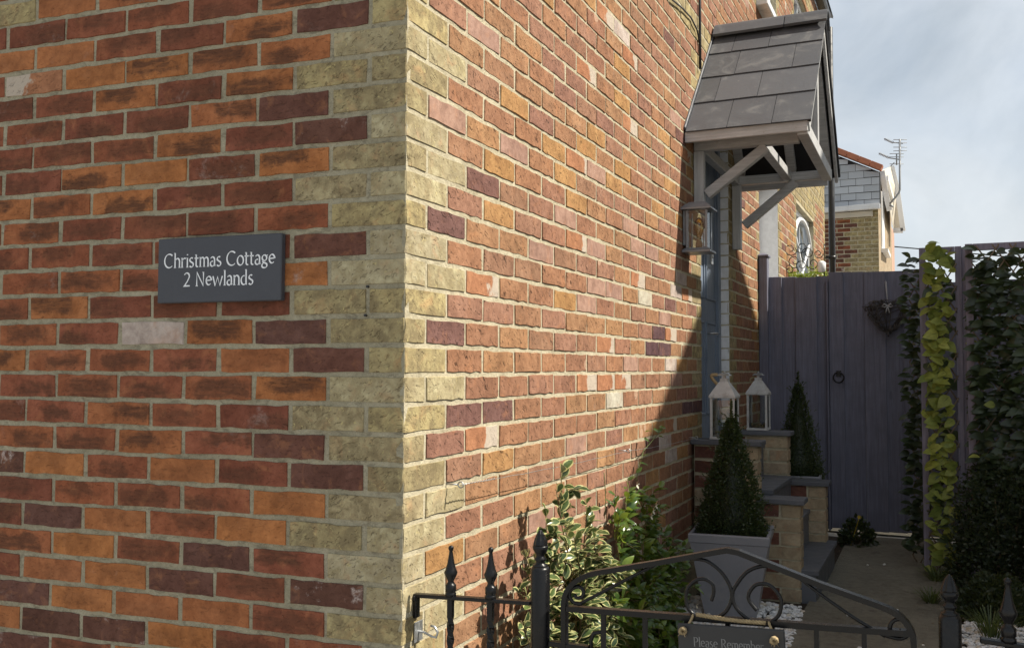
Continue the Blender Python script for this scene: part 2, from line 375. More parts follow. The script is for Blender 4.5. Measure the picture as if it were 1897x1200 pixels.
M['render'] = plain('lime_render', (.40, .37, .27), .95, .2, 9, .9, .008, c2=(.26, .24, .18))
M['dark'] = plain('dark_void_boarding', (.02, .02, .022), .8, .1)
M['pvc'] = plain('white_pvc', (.72, .72, .73), .35, .05, 4, 0, c2=(.62, .60, .56))
M['soffit'] = plain('cream_soffit', (.55, .50, .42), .6, .1, 4, 0)
M['curtain'] = plain('net_curtain', (.45, .50, .58), .9, .15, 15, .2)
def glass_material(name, c=(1, 1, 1), a=.12):
    m = bpy.data.materials.new(name); m.use_nodes = True; t = m.node_tree; t.nodes.clear()
    o = t.nodes.new('ShaderNodeOutputMaterial'); g = t.nodes.new('ShaderNodeBsdfGlossy'); g.inputs['Roughness'].default_value = .03
    tr = t.nodes.new('ShaderNodeBsdfTransparent'); tr.inputs[0].default_value = (*c, 1)
    fr = t.nodes.new('ShaderNodeFresnel'); fr.inputs[0].default_value = 1.5; mx = t.nodes.new('ShaderNodeMixShader')
    ad = t.nodes.new('ShaderNodeMath'); ad.inputs[1].default_value = a; t.links.new(fr.outputs[0], ad.inputs[0])
    t.links.new(ad.outputs[0], mx.inputs[0]); t.links.new(tr.outputs[0], mx.inputs[1]); t.links.new(g.outputs[0], mx.inputs[2]); t.links.new(mx.outputs[0], o.inputs[0])
    return m
M['glass'] = glass_material('clear_glass', (.9, .93, .93), .04)
M['amber'] = glass_material('amber_bulb_glass', (.85, .62, .30), .10)
def window_glass():
    t = NT('window_glass'); t.col((.10, .13, .17)); t.rough(.04); t.b.inputs['Specular IOR Level'].default_value = 1.0; return t.m
M['winglass'] = window_glass()

def leaf_material(name, tones, rough=.35, trans=.35, margin=None, vein=None, spec=.5):
    t = NT(name); R = t.rnd(); UV = t.uv(); su = t.n('ShaderNodeSeparateXYZ'); t.l(UV, su.inputs[0]); P = t.pos()
    k = len(tones); c = t.ramp(R, [(i/max(k-1, 1), q) for i, q in enumerate(tones)])
    n = t.noise(P, 60, 4, .6); c = t.mix(t.ss(n, .3, .7), t.mix(.3, c, (0, 0, 0)), c)
    if margin:   # uv.y = 0 at the midrib .. 1 at the margin
        mk = t.ss(t.math('ADD', su.outputs[1], t.math('MULTIPLY', t.math('SUBTRACT', t.noise(P, 90, 3, .6), .5), .7)), .56, .74, 0, 1)
        c = t.mix(mk, c, margin)
    if vein:
        mk = t.ss(su.outputs[1], .10, .03, 0, .8); mk = t.math('MULTIPLY', mk, t.ss(su.outputs[0], .75, .2)); c = t.mix(mk, c, vein)
    t.col(c); t.rough(rough); t.b.inputs['Specular IOR Level'].default_value = spec
    tl = t.n('ShaderNodeBsdfTranslucent'); t.l(t.mix(.5, c, (.35, .42, .04), 'MIX') if not margin else c, tl.inputs[0])
    mx = t.n('ShaderNodeMixShader'); mx.inputs[0].default_value = trans
    t.t.links.new(t.b.outputs[0], mx.inputs[1]); t.t.links.new(tl.outputs[0], mx.inputs[2]); t.t.links.new(mx.outputs[0], t.out.inputs[0])
    t.bump(n, .2, .002); return t.m
M['varieg'] = leaf_material('variegated_leaf', [(.06, .10, .04), (.10, .15, .045), (.05, .085, .04), (.13, .18, .055)], .24, .22, margin=(.50, .48, .22))
M['jas'] = leaf_material('glossy_green_leaf', [(.045, .095, .026), (.075, .14, .032), (.055, .11, .028), (.15, .22, .035)], .22, .32)
M['lime'] = leaf_material('lime_new_leaf', [(.26, .34, .04), (.20, .30, .04)], .35, .4)
M['yleaf'] = leaf_material('yellow_green_leaf', [(.32, .37, .07), (.43, .45, .08), (.22, .29, .06), (.48, .50, .11), (.17, .23, .05), (.36, .38, .07)], .55, .35, vein=(.07, .08, .03))
M['dleaf'] = leaf_material('dark_green_leaf', [(.024, .040, .018), (.036, .056, .022), (.020, .032, .016), (.055, .085, .032)], .40, .2)
M['box'] = leaf_material('box_leaf', [(.028, .048, .018), (.045, .07, .024), (.022, .038, .016), (.06, .085, .03)], .40, .2)
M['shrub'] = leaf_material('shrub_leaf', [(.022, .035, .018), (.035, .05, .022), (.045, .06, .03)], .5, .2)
M['grass'] = leaf_material('grass_blade', [(.05, .075, .025), (.09, .12, .04), (.035, .055, .02)], .5, .3)
M['flower'] = plain('cream_blossom', (.62, .58, .45), .7, .1, 30, .05)
M['yflower'] = plain('yellow_petal', (.62, .42, .02), .6, .1, 30, .05)
def concrete():
    t = NT('path_concrete'); P = t.pos(); a = t.noise(P, 2.2, 6, .6, .4); b = t.noise(P, 26, 6, .7); g = t.voro(P, 160)
    c = t.ramp(t.math('ADD', t.math('MULTIPLY', a, .5), t.math('MULTIPLY', b, .5)), [(.35, (.10, .09, .07)), (.52, (.17, .155, .12)), (.68, (.235, .215, .17))])
    c = t.mix(t.ss(g, .35, .15, 0, .5), c, (.25, .23, .19))
    c = t.mix(t.ss(t.noise(P, 5, 6, .7), .60, .7, 0, .6), c, (.06, .052, .04))
    t.col(c); t.rough(.9); t.bump(t.math('ADD', b, t.math('MULTIPLY', g, -.8)), .8, .006); return t.m
M['path'] = concrete()
M['ground'] = plain('ground_paving', (.27, .26, .24), .92, .18, 3, .4, .006)
def pebble_material(name, tones):
    t = NT(name); R = t.rnd(); P = t.pos(); n = t.noise(P, 90, 5, .6)
    c = t.ramp(R, [(i/(len(tones)-1), q) for i, q in enumerate(tones)]); c = t.mix(t.ss(n, .3, .75, 0, .35), c, (.35, .33, .30)); t.col(c); t.rough(.75); t.bump(n, .4, .002); return t.m
M['pebble'] = pebble_material('white_pebble', [(.66, .66, .66), (.78, .78, .79), (.60, .60, .62), (.72, .70, .66), (.52, .44, .34)])

# ------------------------------------------------------------------ bricks
C = 0.075                                           # one course
G = -1.17                                           # ground level
ANG = 0.0808                                        # the front wall leans towards the street at the corner
WALLS = {'side': (V((0, 0, 0)), V((0, 1, 0)), V((1, 0, 0))),
         'front': (V((0, 0, 0)), V((-cos(ANG), -sin(ANG), 0)), V((sin(ANG), -cos(ANG), 0)))}
def brick_grid(L, H, rng, nc=7, depth=.012, bend=None, jit=.0019):
    """front of a brick as a strip of columns; local x along the wall, y outwards, z up; centred.  bend = (s, f) bends at s"""
    cols = [-L/2]+[-L/2+L*(i+.0)/(nc-1) for i in range(nc)]+[L/2]
    jl = lambda a=1.: rng.uniform(-jit, jit)*a
    vs = []; uv = []
    te = [jl(1.1) for _ in range(nc+2)]; be = [jl(1.1) for _ in range(nc+2)]
    ch = .0024
    e0, e1 = rng.uniform(-.0012, .0012), rng.uniform(-.0012, .0012)
    for i, x in enumerate(cols):
        edge = i == 0 or i == len(cols)-1
        first = i == 1; last = i == len(cols)-2
        xx = x
        if first: xx = x+ch
        if last: xx = x-ch
        sl_ = e0+(e1-e0)*i/(len(cols)-1)
        for j in range(4):
            z = (-H/2, -H/2+ch, H/2-ch, H/2)[j]+sl_+(be[i] if j < 2 else te[i])
            y = -depth if (edge or j in (0, 3)) else jl(.55)
            xj = xx+(jl(1.0) if (edge or first or last) else jl(1.5))
            if edge and j in (0, 3): xj = xx-math.copysign(.002, xx)
            vs.append([xj, y, z]); uv.append((xj*10, z*10))
    n = len(cols); fs = [(i*4+j, i*4+j+1, (i+1)*4+j+1, (i+1)*4+j) for i in range(n-1) for j in range(3)]
    return vs, fs, uv
def corner_grid(La, Lb, H, rng):
    """quoin: La along the front wall, Lb along the side wall, round the corner edge"""
    ch = .0022; sA = [-La-0.0, -La+ch, -La*.7, -La*.4, -La*.15, -.004]; sB = [.004, Lb*.15, Lb*.4, Lb*.7, Lb-ch, Lb]
    S_ = sA+sB; vs = []; uv = []; o, du, dn = WALLS['front']; _, su_, sn = WALLS['side']
    for i, s in enumerate(S_):
        edge = i in (0, len(S_)-1); rag = i in (5, 6)
        for j in range(5):
            z = (-H/2, -H/2+ch, rng.uniform(-.28, .28)*H, H/2-ch, H/2)[j]+rng.uniform(-.0013, .0013)
            dpt = -.012 if (edge or j in (0, 4)) else rng.uniform(-.0008, .0010)
            if rag and j not in (0, 4): dpt += rng.choice((rng.uniform(-.0075, -.002), rng.uniform(-.003, .001), rng.uniform(-.002, .001)))
            if s < 0: p = du*(-s)+dn*dpt+(du*.006 if rag and j in (0, 4) else V())
            else: p = su_*s+sn*dpt
            p = V(p); p.z = z; vs.append(p); uv.append((s*10-.5*(Lb-La)*10, z*10))
    n = len(S_); fs = [(i*5+j, (i+1)*5+j, (i+1)*5+j+1, i*5+j+1) for i in range(n-1) for j in range(4)]
    return vs, fs, uv
_bm = {}
def brick_mesh(L, H):
    key = (round(L, 3), round(H, 3)); lst = _bm.setdefault(key, [])
    if len(lst) < 9:
        rng = random.Random(hash(key) & 0xffff ^ len(lst)*77)
        vs, fs, uv = brick_grid(L, H, rng, 7 if L > .15 else 4)
        me = bpy.data.meshes.new('brick'); me.from_pydata(vs, [], fs)
        ul = me.uv_layers.new(name='UVMap')
        for l in me.loops: ul.data[l.index].uv = uv[l.vertex_index]
        me.materials.append(M['s']); me.update(); lst.append(me); return me
    return random.choice(lst)
class Brickwork:
    def __init__(s): s.items = []
    def add(s, pos, du, dn, L, H, kind): s.items.append([V(pos), du, dn, L, H, kind, None])
    def add_custom(s, pos, data, kind, L): s.items.append([V(pos), None, None, L, .065, kind, data])
    def score(s, it):
        p, du, dn, L, H = it[:5]; d = p-CAMP; z = d.dot(Ff)
        if z < .1: return 0
        x = d.dot(Rr)/z*FPX; y = d.dot(Uu)/z*FPX
        if abs(x) > 1010 or abs(y) > 640: return 0
        f = abs(dn.dot(d.normalized())) if dn else .8
        return L*H*f/z/z
    def build(s, parent_of, limit=300, stuff_parent=None, stuff_name='brickwork'):
        its = sorted(s.items, key=lambda it: -s.score(it))
        vis = [it for it in its if s.score(it) > 0]
        sep = vis[:limit]; ids = set(id(a) for a in sep); rest = [it for it in its if id(it) not in ids]
        for it in sep: s.obj(it, parent_of(it))
        if rest:
            mats = sorted(set(it[5] for it in rest)); mb = MB(); rng = random.Random(3)
            for it in rest:
                p, du, dn, L, H, kind, data = it
                if data: vs, fs, uv = data; vs = [p+V(q) for q in vs]
                else:
                    g, fs, uv = brick_grid(L, H, rng, 7 if L > .15 else 4); vs = [p+du*a+dn*b+V((0, 0, c)) for a, b, c in g]
                    if du.cross(dn).z < 0: fs = [tuple(reversed(f)) for f in fs]
                mb.add(vs, fs, mats.index(kind), uv)
            mb.build(stuff_name, [M[k] for k in mats], stuff_parent, kind='stuff')
    def obj(s, it, par):
        p, du, dn, L, H, kind, data = it
        if data:
            mb = MB(); mb.add([p+V(q) for q in data[0]], data[1], 0, data[2]); return mb.build('brick', M[kind], par, origin=p)
        o = bpy.data.objects.new('brick', brick_mesh(L, H)); COL.objects.link(o)
        z = V((0, 0, 1)) if du.cross(dn).z > 0 else V((0, 0, -1))
        o.matrix_basis = Matrix(((du.x, dn.x, z.x, 0), (du.y, dn.y, z.y, 0), (du.z, dn.z, z.z, 0), (0, 0, 0, 1)))
        o.parent = par; o.location = p-wloc(par)
        o.material_slots[0].link = 'OBJECT'; o.material_slots[0].material = M[kind]
        return o

# ------------------------------------------------------------------ ground
def sheet(name, pts, z, mat, kind='structure', sub=None):
    mb = MB(); mb.add([V((x, y, z)) for x, y in pts], [tuple(range(len(pts)))]); o = mb.build(name, mat, kind=kind); return o
sheet('ground', [(-400, -400), (400, -400), (400, 400), (-400, 400)], G-.008, M['ground'])
sheet('garden_soil', [(0.0, .1), (2.6, .1), (2.6, 5.1), (0, 5.1)], G-.003, M['soil'])
pathpts = [(.62, .12), (1.22, .12), (1.19, 1.6), (1.25, 3.2), (1.28, 5.12), (.62, 5.12), (.63, 3.9), (.60, 3.88), (.60, 2.9), (.60, 2.86)]
mb = MB(); mb.add([V((x, y, G+.012)) for x, y in pathpts]+[V((x, y, G-.03)) for x, y in pathpts],
                  [tuple(range(len(pathpts)))]+[(i, i+len(pathpts), (i+1) % len(pathpts)+len(pathpts), (i+1) % len(pathpts)) for i in range(len(pathpts))])
mb.build('path', M['path'], kind='structure')
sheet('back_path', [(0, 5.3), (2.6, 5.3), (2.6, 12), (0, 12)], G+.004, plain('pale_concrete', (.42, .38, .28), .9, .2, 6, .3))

# ------------------------------------------------------------------ the cottage
house = thing('brick_cottage', (0, 0, G), 'red brick cottage with yellow brick corner, shaded front and sunlit side wall', 'house')
YE = 3.2525                                         # near side of the doorway
DO = (YE, 4.04); ZD0, ZD1 = -.42, 1.58
OP2 = (5.19, 6.12); ZO2 = 1.70
WN = (7.25, 8.62); ZW0, ZW1 = -.05, 1.62
END = 9.75; TOP = 56*C
# mortar beds (wall cores), side wall with openings
def slab_wall(name, w, spans, th, inset=.0024):
    """spans: rectangles (s0, s1, z0, z1) along a wall"""
    o, du, dn = WALLS[w]; mb = MB()
    for s0, s1, z0, z1 in spans:
        a = o+du*s0-dn*inset; b = o+du*s1-dn*inset
        q = [a, b, b-dn*th, a-dn*th]
        vs = [V((p.x, p.y, z0)) for p in q]+[V((p.x, p.y, z1)) for p in q]
        mb.add(vs, [(0, 1, 5, 4), (1, 2, 6, 5), (2, 3, 7, 6), (3, 0, 4, 7), (4, 5, 6, 7), (3, 2, 1, 0)])
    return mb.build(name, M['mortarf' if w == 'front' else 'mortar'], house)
PL = -.87
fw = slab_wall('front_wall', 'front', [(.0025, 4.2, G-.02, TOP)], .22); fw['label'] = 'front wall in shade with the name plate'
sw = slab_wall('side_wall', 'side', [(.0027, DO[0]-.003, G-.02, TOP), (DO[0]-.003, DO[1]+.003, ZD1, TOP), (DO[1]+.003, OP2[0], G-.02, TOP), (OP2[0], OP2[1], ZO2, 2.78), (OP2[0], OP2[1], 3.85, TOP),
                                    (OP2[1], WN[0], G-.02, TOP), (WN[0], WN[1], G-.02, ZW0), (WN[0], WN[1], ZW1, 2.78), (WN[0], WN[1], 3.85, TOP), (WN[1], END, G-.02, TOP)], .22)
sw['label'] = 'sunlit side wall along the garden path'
BW = Brickwork()
front_rows = {   # from the corner outwards, read off the photograph
 14: 'yyoroOy', 13: 'yorrrrr', 12: 'ydorrOO', 11: 'yoooOlr', 10: 'yyororry', 9: 'ydorrr', 8: 'ydrorrr', 7: 'yorOorr', 6: 'yyrromoy',
 5: 'yrrrrmr', 4: 'ydrrrrr', 3: 'yOmmmrr', 2: 'yyrrromy', 1: 'ydowmmr', 0: 'ydOmmmo', -1: 'yommmmr', -2: 'yyrromry', -3: 'ydmommr',
 -4: 'ydrOrOd', -5: 'yOmrrrr', -6: 'yyOrOdr', -7: 'ymdrOmm', -8: 'ydrdOOr', -9: 'yrOOOdr', -10: 'yrrOddO', -11: 'ymrOrdm'}
rg = random.Random(11)
yq = random.Random(5)
for n in range(-16, 56):
    zc = (n+.5)*C; even = n % 2 == 0
    codes = front_rows.get(n)
    # quoin: even rows header on the front / stretcher on the side
    La, Lb = (.1025, .215) if even else (.215, .1025)
    if zc > PL+.03 or True:
        data = corner_grid(La, Lb, .065+rg.uniform(-.001, .001), rg)
        BW.add_custom((0, 0, zc), data, 'y' if yq.random() < .55 else 't', .26)
    s = .1125 if even else .225; i = 1
    while s < 3.9:
        L = .215; ch_ = 'rmmoOrrdo'[rg.randrange(9)]
        if codes and i < len(codes): ch_ = codes[i]
        elif codes is None and i == 1 and n % 4 == 2: ch_ = 'y'
        if n < -11: ch_ = rg.choice('wdom')
        o, du, dn = WALLS['front']; js = rg.uniform(-.003, .003)
        p = o+du*(s+L/2+js)+dn*rg.uniform(-.001, .0018); p = V((p.x, p.y, zc+rg.uniform(-.0016, .0016)))
        BW.add(p, du, dn, L+rg.uniform(0, 1) // .5*.003-.0015, .065 if rg.random() < .6 else .0665, ch_)
        s += .225; i += 1
# side wall
special = {}
def mark(px, py, k):
    p = at(px, py, 'X', 0); special[(int(math.floor(p.z/C)), round(p.y, 2))] = (k, p.y)
for a in [(895, 340, 'q'), (820, 612, 'q'), (925, 768, 'q'), (820, 400, 'q'), (1215, 618, 'k'), (1210, 643, 'k'), (1233, 645, 'k'), (1268, 756, 'k'), (1287, 757, 'k'),
          (1083, 708, 'l'), (1120, 708, 'l'), (1150, 705, 'l'), (1135, 742, 'W2'), (1193, 548, 'W2'), (1105, 458, 'p'), (1105, 530, 'p'), (1088, 560, 'p'), (1172, 672, 'p'), (1068, 825, 'p'),
          (900, 50, 'p'), (1105, 315, 'p'), (1205, 460, 'p'), (1230, 590, 'p'), (1240, 675, 'w'), (1262, 530, 'w'), (1255, 510, 'w'), (1240, 850, 'w'), (1238, 820, 'w'), (1190, 518, 'l'), (1083, 300, 'l'), (1080, 448, 'l'),
          (870, 820, 'l'), (945, 195, 'O2'), (1090, 270, 'O2'), (1010, 250, 'O2'), (1155, 330, 'O2'), (1060, 350, 'O2'), (1215, 370, 'O2'), (1130, 40, 'l'), (1150, 65, 'w'), (1140, 100, 'O2')]:
    mark(*a)
M['q'] = brick_material('brick_brown_purple', [(.15, .078, .068), (.17, .085, .07)], crease=1.0)
M['W2'] = brick_material('brick_lime_white', [(.42, .38, .30), (.45, .41, .34)], crease=.2, fine=.3)
M['O2'] = brick_material('brick_tan_orange', [(.34, .185, .075), (.36, .20, .09)], crease=.8)
o, du, dn = WALLS['side']
def row_spans(zc):
    """solid stretches of the side wall at a height"""
    cuts = []
    if ZD0-.09 < zc < ZD1: cuts.append(DO)
    if zc < ZO2 or 2.78 < zc < 3.85: cuts.append(OP2)
    if ZW0 < zc < ZW1 or 2.78 < zc < 3.85: cuts.append(WN)
    res = []; a = 0
    for c0, c1 in cuts: res.append((a, c0, a > 0, True)); a = c1
    res.append((a, END, a > 0, True)); return res
for n in range(-16, 56):
    zc = (n+.5)*C; even = n % 2 == 0
    for (a, b, lo_q, hi_q) in row_spans(zc):
        joints = []
        s = .2195 if even else .107
        while s < a-.001: s += .225
        if a == 0: s0 = .2195 if even else .107
        else: s0 = a
        js = [s0]
        t_ = s0 if a == 0 else s
        if a > 0 and t_-a > .05: js.append(t_)
        while t_+.225 < b-.05: t_ += .225; js.append(t_)
        js.append(b)
        if len(js) > 2 and js[-1]-js[-2] > .26: js.insert(-1, js[-2]+.1125)
        js = sorted(set(round(q, 4) for q in js))
        for i in range(len(js)-1):
            L = js[i+1]-js[i]-.010
            if i == 0 and a > 0: L += .005
            if i == len(js)-2: L += .005
            if L < .02: continue
            cy = (js[i]+js[i+1])/2+(.0025 if i == len(js)-2 else 0)
            r = rg.random(); k = 's' if r < .88 else ('O2' if r < .945 else ('p' if r < .975 else ('q' if r < .979 else ('q' if r < .984 else 'l'))))
            if a == 0 and i == 0 and n % 4 == 3: k = 't'
            if b-cy < (.24 if n % 2 else .10): k = 'y'
            if any(c0-.18 < cy < c1+.18 and z1 < zc < z1+.24 for c0, c1, z1 in ((WN[0], WN[1], ZW1), (OP2[0], OP2[1], ZO2), (DO[0], DO[1], ZD1))): k = 'y'
            if cy > 5 and n in (27, 28, 29, 52, 53): k = 'y'
            if a > 0 and cy-a < (.11 if n % 2 else .24): k = 'y'
            if n in (25, 26) : k = 'y'
            for (nn, _), (kk, yy) in special.items():
                if nn == n and js[i] < yy < js[i+1]: k = kk
            y0 = rg.uniform(-.0012, .0018)
            BW.add((y0, cy, zc+rg.uniform(-.0015, .0015)), du, dn, round(L, 3) if abs(L-.215) > .004 else .215, .065, k)
# header arches of yellow brick over the openings of the side wall
def par_of(it):
    return fw if (it[1] is not None and it[2] is not None and it[2].y < -.5) else sw
BW.build(par_of, 300, house, 'brickwork')
# plinth along the foot of both walls
mb = MB()
for (s0, s1) in ((0, DO[0]-.28),):
    pr = [(.0, G-.02), (.034, G-.02), (.034, PL-.03), (.02, PL-.004), (0.002, PL)]
    ny = 40
    vs = []
    for i in range(ny+1):
        y = s0+(s1-s0)*i/ny
        for (x, z) in pr: vs.append(V((x+(.006*mnoise.noise(V((x*9, y*7, z*8))) if x > .01 else 0), y-.034*(i == 0), z+(.006*mnoise.noise(V((y*6, 3, x*10))) if z > G else 0))))
    mb.add(vs, [(i*5+j, (i+1)*5+j, (i+1)*5+j+1, i*5+j+1) for i in range(ny) for j in range(4)]+[(0, 1, 2, 3, 4)])
mb.build('plinth', M['render'], house)
# blue door, its frame, and the white painted brick reveal
RX = -.072
mb = MB(); mb.box((RX-.022, (DO[0]+DO[1])/2, (ZD0+ZD1)/2), (.044, DO[1]-DO[0]-.02, ZD1-ZD0-.01), bev=.002)
door = mb.build('door', M['doorblue'], house, label='blue grey front door deep under the porch')
mb = MB()
for y0, y1 in ((DO[1]-.075, DO[1]-.006), (DO[0]+.006, DO[0]+.075)): mb.box((RX+.010, (y0+y1)/2, (ZD0+ZD1)/2), (.02, y1-y0, ZD1-ZD0-.012), bev=.003)
mb.box((RX+.010, (DO[0]+DO[1])/2, ZD1-.045), (.0195, DO[1]-DO[0]-.154, .07), bev=.003)
mb.build('door_frame', M['doorblue'], house)
mb = MB()
for y0, y1, z0, z1 in ((3.36, 3.62, -.25, .3), (3.68, 3.94, -.25, .3), (3.36, 3.62, .45, 1.4), (3.68, 3.94, .45, 1.4)):
    for q in ((y0, z0, y0, z1), (y1, z0, y1, z1), (y0, z0, y1, z0), (y0, z1, y1, z1)):
        mb.bar((RX+.003, q[0], q[1]), (RX+.003, q[2], q[3]), .012, .012, up=(1, 0, 0))
mb.build('panel_moulding', M['doorblue'], door)
p = at(1309, 615, 'X', -.02)
mb = MB(); mb.tube([(RX, 3.70, p.z), (RX+.045, 3.70, p.z), (RX+.05, 3.78, p.z)], .008, 8); mb.build('handle', M['steel'], door)
# painted reveal bricks: far side of the doorway (faces the camera)
RV = Brickwork()
for n in range(-6, 22):
    zc = (n+.5)*C
    if zc > ZD1: break
    RV.add((RX/2+.001, DO[1]+.0015, zc), V((-1, 0, 0)), V((0, -1, 0)), .068, .071, 'W')
RV.build(lambda it: sw, 40)
# second opening: white painted reveal, set back
RV = Brickwork()
mb = MB(); mb.box((-.10, OP2[1]+.004, (G+ZO2)/2), (.19, .016, ZO2-G)); mb.build('painted_reveal', M['W'], house)
mb = MB(); mb.box((-.19, (OP2[0]+OP2[1])/2, (G+ZO2)/2), (.03, OP2[1]-OP2[0], ZO2-G)); mb.build('back_door', M['white'], house, label='white painted back door in a deep opening')
def sash(y0, y1, z0, z1, arch=0):
    mb = MB(); X = -.07; w = .055
    mb.box((X, (y0+y1)/2, z0+w/2), (.05, y1-y0, w), bev=.004); mb.box((X, y0+w/2, (z0+z1)/2+w/2-.003), (.046, w, z1-z0-w-.002), bev=.004); mb.box((X, y1-w/2, (z0+z1)/2+w/2-.003), (.046, w, z1-z0-w-.002), bev=.004)
    mb.box((X, (y0+y1)/2, z1-w/2-.004), (.04, y1-y0-2*w-.002, w), bev=.004)
    zm = (z0+z1)/2
    mb.box((X+.012, (y0+y1)/2, zm), (.05, y1-y0-2*w-.002, .05), bev=.004)
    mb.box((X-.004, (y0+y1)/2, (z0+w+zm-.025)/2), (.03, .025, zm-.025-z0-w-.002)); mb.box((X-.004, (y0+y1)/2, (z1-w+zm+.025)/2-.004), (.03, .025, z1-w-zm-.034))
    f = mb.build('window', M['white'], house)
    mb = MB(); mb.box((X-.01, (y0+y1)/2, zm), (.006, y1-y0-2*w+.02, z1-z0-2*w+.01)); mb.build('pane', M['winglass'], f)
    mb = MB(); mb.box((.02, (y0+y1)/2, z0-.03), (.13, y1-y0+.1, .06), bev=.006); mb.build('sill', M['white'], f)
    return f
f = sash(WN[0], WN[1], ZW0+.06, ZW1)
# segmental arch head of the far window: white curved board with bargework
mb = MB(); ym = (WN[0]+WN[1])/2; Rr_ = (WN[1]-WN[0])/2
a0 = [(WN[0]+.05+(WN[1]-WN[0]-.1)*i/14) for i in range(15)]
pts = [(-.03, y, ZW1-.42+.34*sqrt(max(0, 1-((y-ym)/(Rr_-.03))**2))) for y in a0]
mb.tube(pts, .022, 6); mb.bar((-.03, WN[0]+.1, ZW1-.95), (-.03, WN[1]-.1, ZW1-.25), .02, .03); mb.bar((-.034, WN[0]+.1, ZW1-.25), (-.034, WN[1]-.1, ZW1-.95), .02, .03)
mb.build('arched_fretwork', M['white'], f)
sash(OP2[0], OP2[1], 2.84, 3.85); sash(WN[0], WN[1], 2.84, 3.85)
mb = MB(); mb.box((.05, END/2-.05, TOP+.05), (.12, END-.1, .1), bev=.02); mb.build('gutter', M['pipe'], house)
mb = MB(); mb.add([V((.12, -.3, TOP+.1)), V((.12, END+.1, TOP+.1)), V((-4.2, END+.1, TOP+2.2)), V((-4.2, -.3, TOP+2.2))], [(0, 1, 2, 3)]); mb.add([V((.12, -.3, TOP+.08)), V((.12, END+.1, TOP+.08)), V((-4.2, END+.1, TOP+2.18)), V((-4.2, -.3, TOP+2.18))], [(3, 2, 1, 0)]); mb.build('roof', M['slate'], house)

# ------------------------------------------------------------------ lettering drawn with a broad nib
def arc(cx, cy, rx, ry, a0, a1, n=12): return [(cx+rx*cos(radians(a0+(a1-a0)*i/n)), cy+ry*sin(radians(a0+(a1-a0)*i/n))) for i in range(n+1)]
XH = .66
GL = {
 'C': ([arc(.42, .5, .37, .49, 48, 312, 22)], .78), 'h': ([[(.08, 1.04), (.08, 0)], [(.08, .48)]+arc(.27, .42, .17, .24, 130, 0, 8)+[(.44, 0)]], .54),
 'r': ([[(.08, XH), (.08, 0)], [(.08, .44)]+arc(.26, .44, .16, .21, 150, 55, 6)], .38), 'i': ([[(.08, XH), (.08, 0)], [(.08, .86), (.081, .93)]], .18),
 's': ([arc(.2, .5, .14, .16, 50, 200, 8)+[(.2, .34)]+arc(.19, .17, .15, .17, 60, -150, 10)], .40), 't': ([[(.13, .86), (.13, .16)]+arc(.24, .14, .11, .13, 180, 300, 6), [(.0, .62), (.31, .62)]], .35),
 'm': ([[(.08, XH), (.08, 0)], [(.08, .46)]+arc(.23, .42, .15, .24, 130, 0, 8)+[(.38, 0)], [(.38, .46)]+arc(.54, .42, .15, .24, 130, 0, 8)+[(.69, 0)]], .79),
 'a': ([arc(.21, .46, .16, .2, 150, 0, 8)+[(.37, .1), (.42, .02)], arc(.2, .19, .15, .17, 70, 180, 5)+arc(.2, .17, .15, .17, 180, 350, 8)], .48),
 'o': ([arc(.27, .33, .23, .33, 90, 450, 22)], .55), 'g': ([arc(.22, .44, .17, .2, 90, 450, 16), [(.37, .58), (.47, .64)], [(.14, .27), (.1, .18), (.16, .11), (.3, .08), (.4, 0)]+arc(.22, -.1, .19, .15, 20, -200, 12)+[(.1, .07)]], .50),
 'e': ([[(.05, .37), (.44, .40)]+arc(.25, .36, .2, .3, 8, 315, 18)], .50), 'w': ([[(.04, XH), (.21, .0), (.40, .60), (.58, .0), (.77, XH)]], .84),
 '2': ([arc(.25, .72, .2, .24, 155, -20, 10)+[(.3, .36), (.06, .03), (.5, .03)]], .58), 'N': ([[(.1, 0), (.1, .97), (.62, .02), (.62, .97)]], .76),
 'l': ([[(.08, 1.04), (.08, 0)]], .19), 'n': ([[(.08, XH), (.08, 0)], [(.08, .46)]+arc(.26, .42, .17, .24, 130, 0, 8)+[(.43, 0)]], .53),
 'd': ([arc(.24, .31, .2, .31, 75, 300, 14)+[(.4, .1)], [(.41, 1.04), (.41, .05), (.46, 0)]], .54), 'b': ([[(.08, 1.04), (.08, .03)], [(.08, .46)]+arc(.26, .32, .2, .33, 110, -130, 16)], .54),
 'P': ([[(.12, 1), (.12, 0)], [(.12, .97)]+arc(.3, .73, .23, .24, 90, -90, 10)+[(.12, .49)]], .62), 'R': ([[(.12, 1), (.12, 0)], [(.12, .97)]+arc(.3, .74, .22, .23, 90, -90, 10)+[(.12, .51)], [(.3, .5), (.62, .0)]], .68), ' ': ([], .3)}
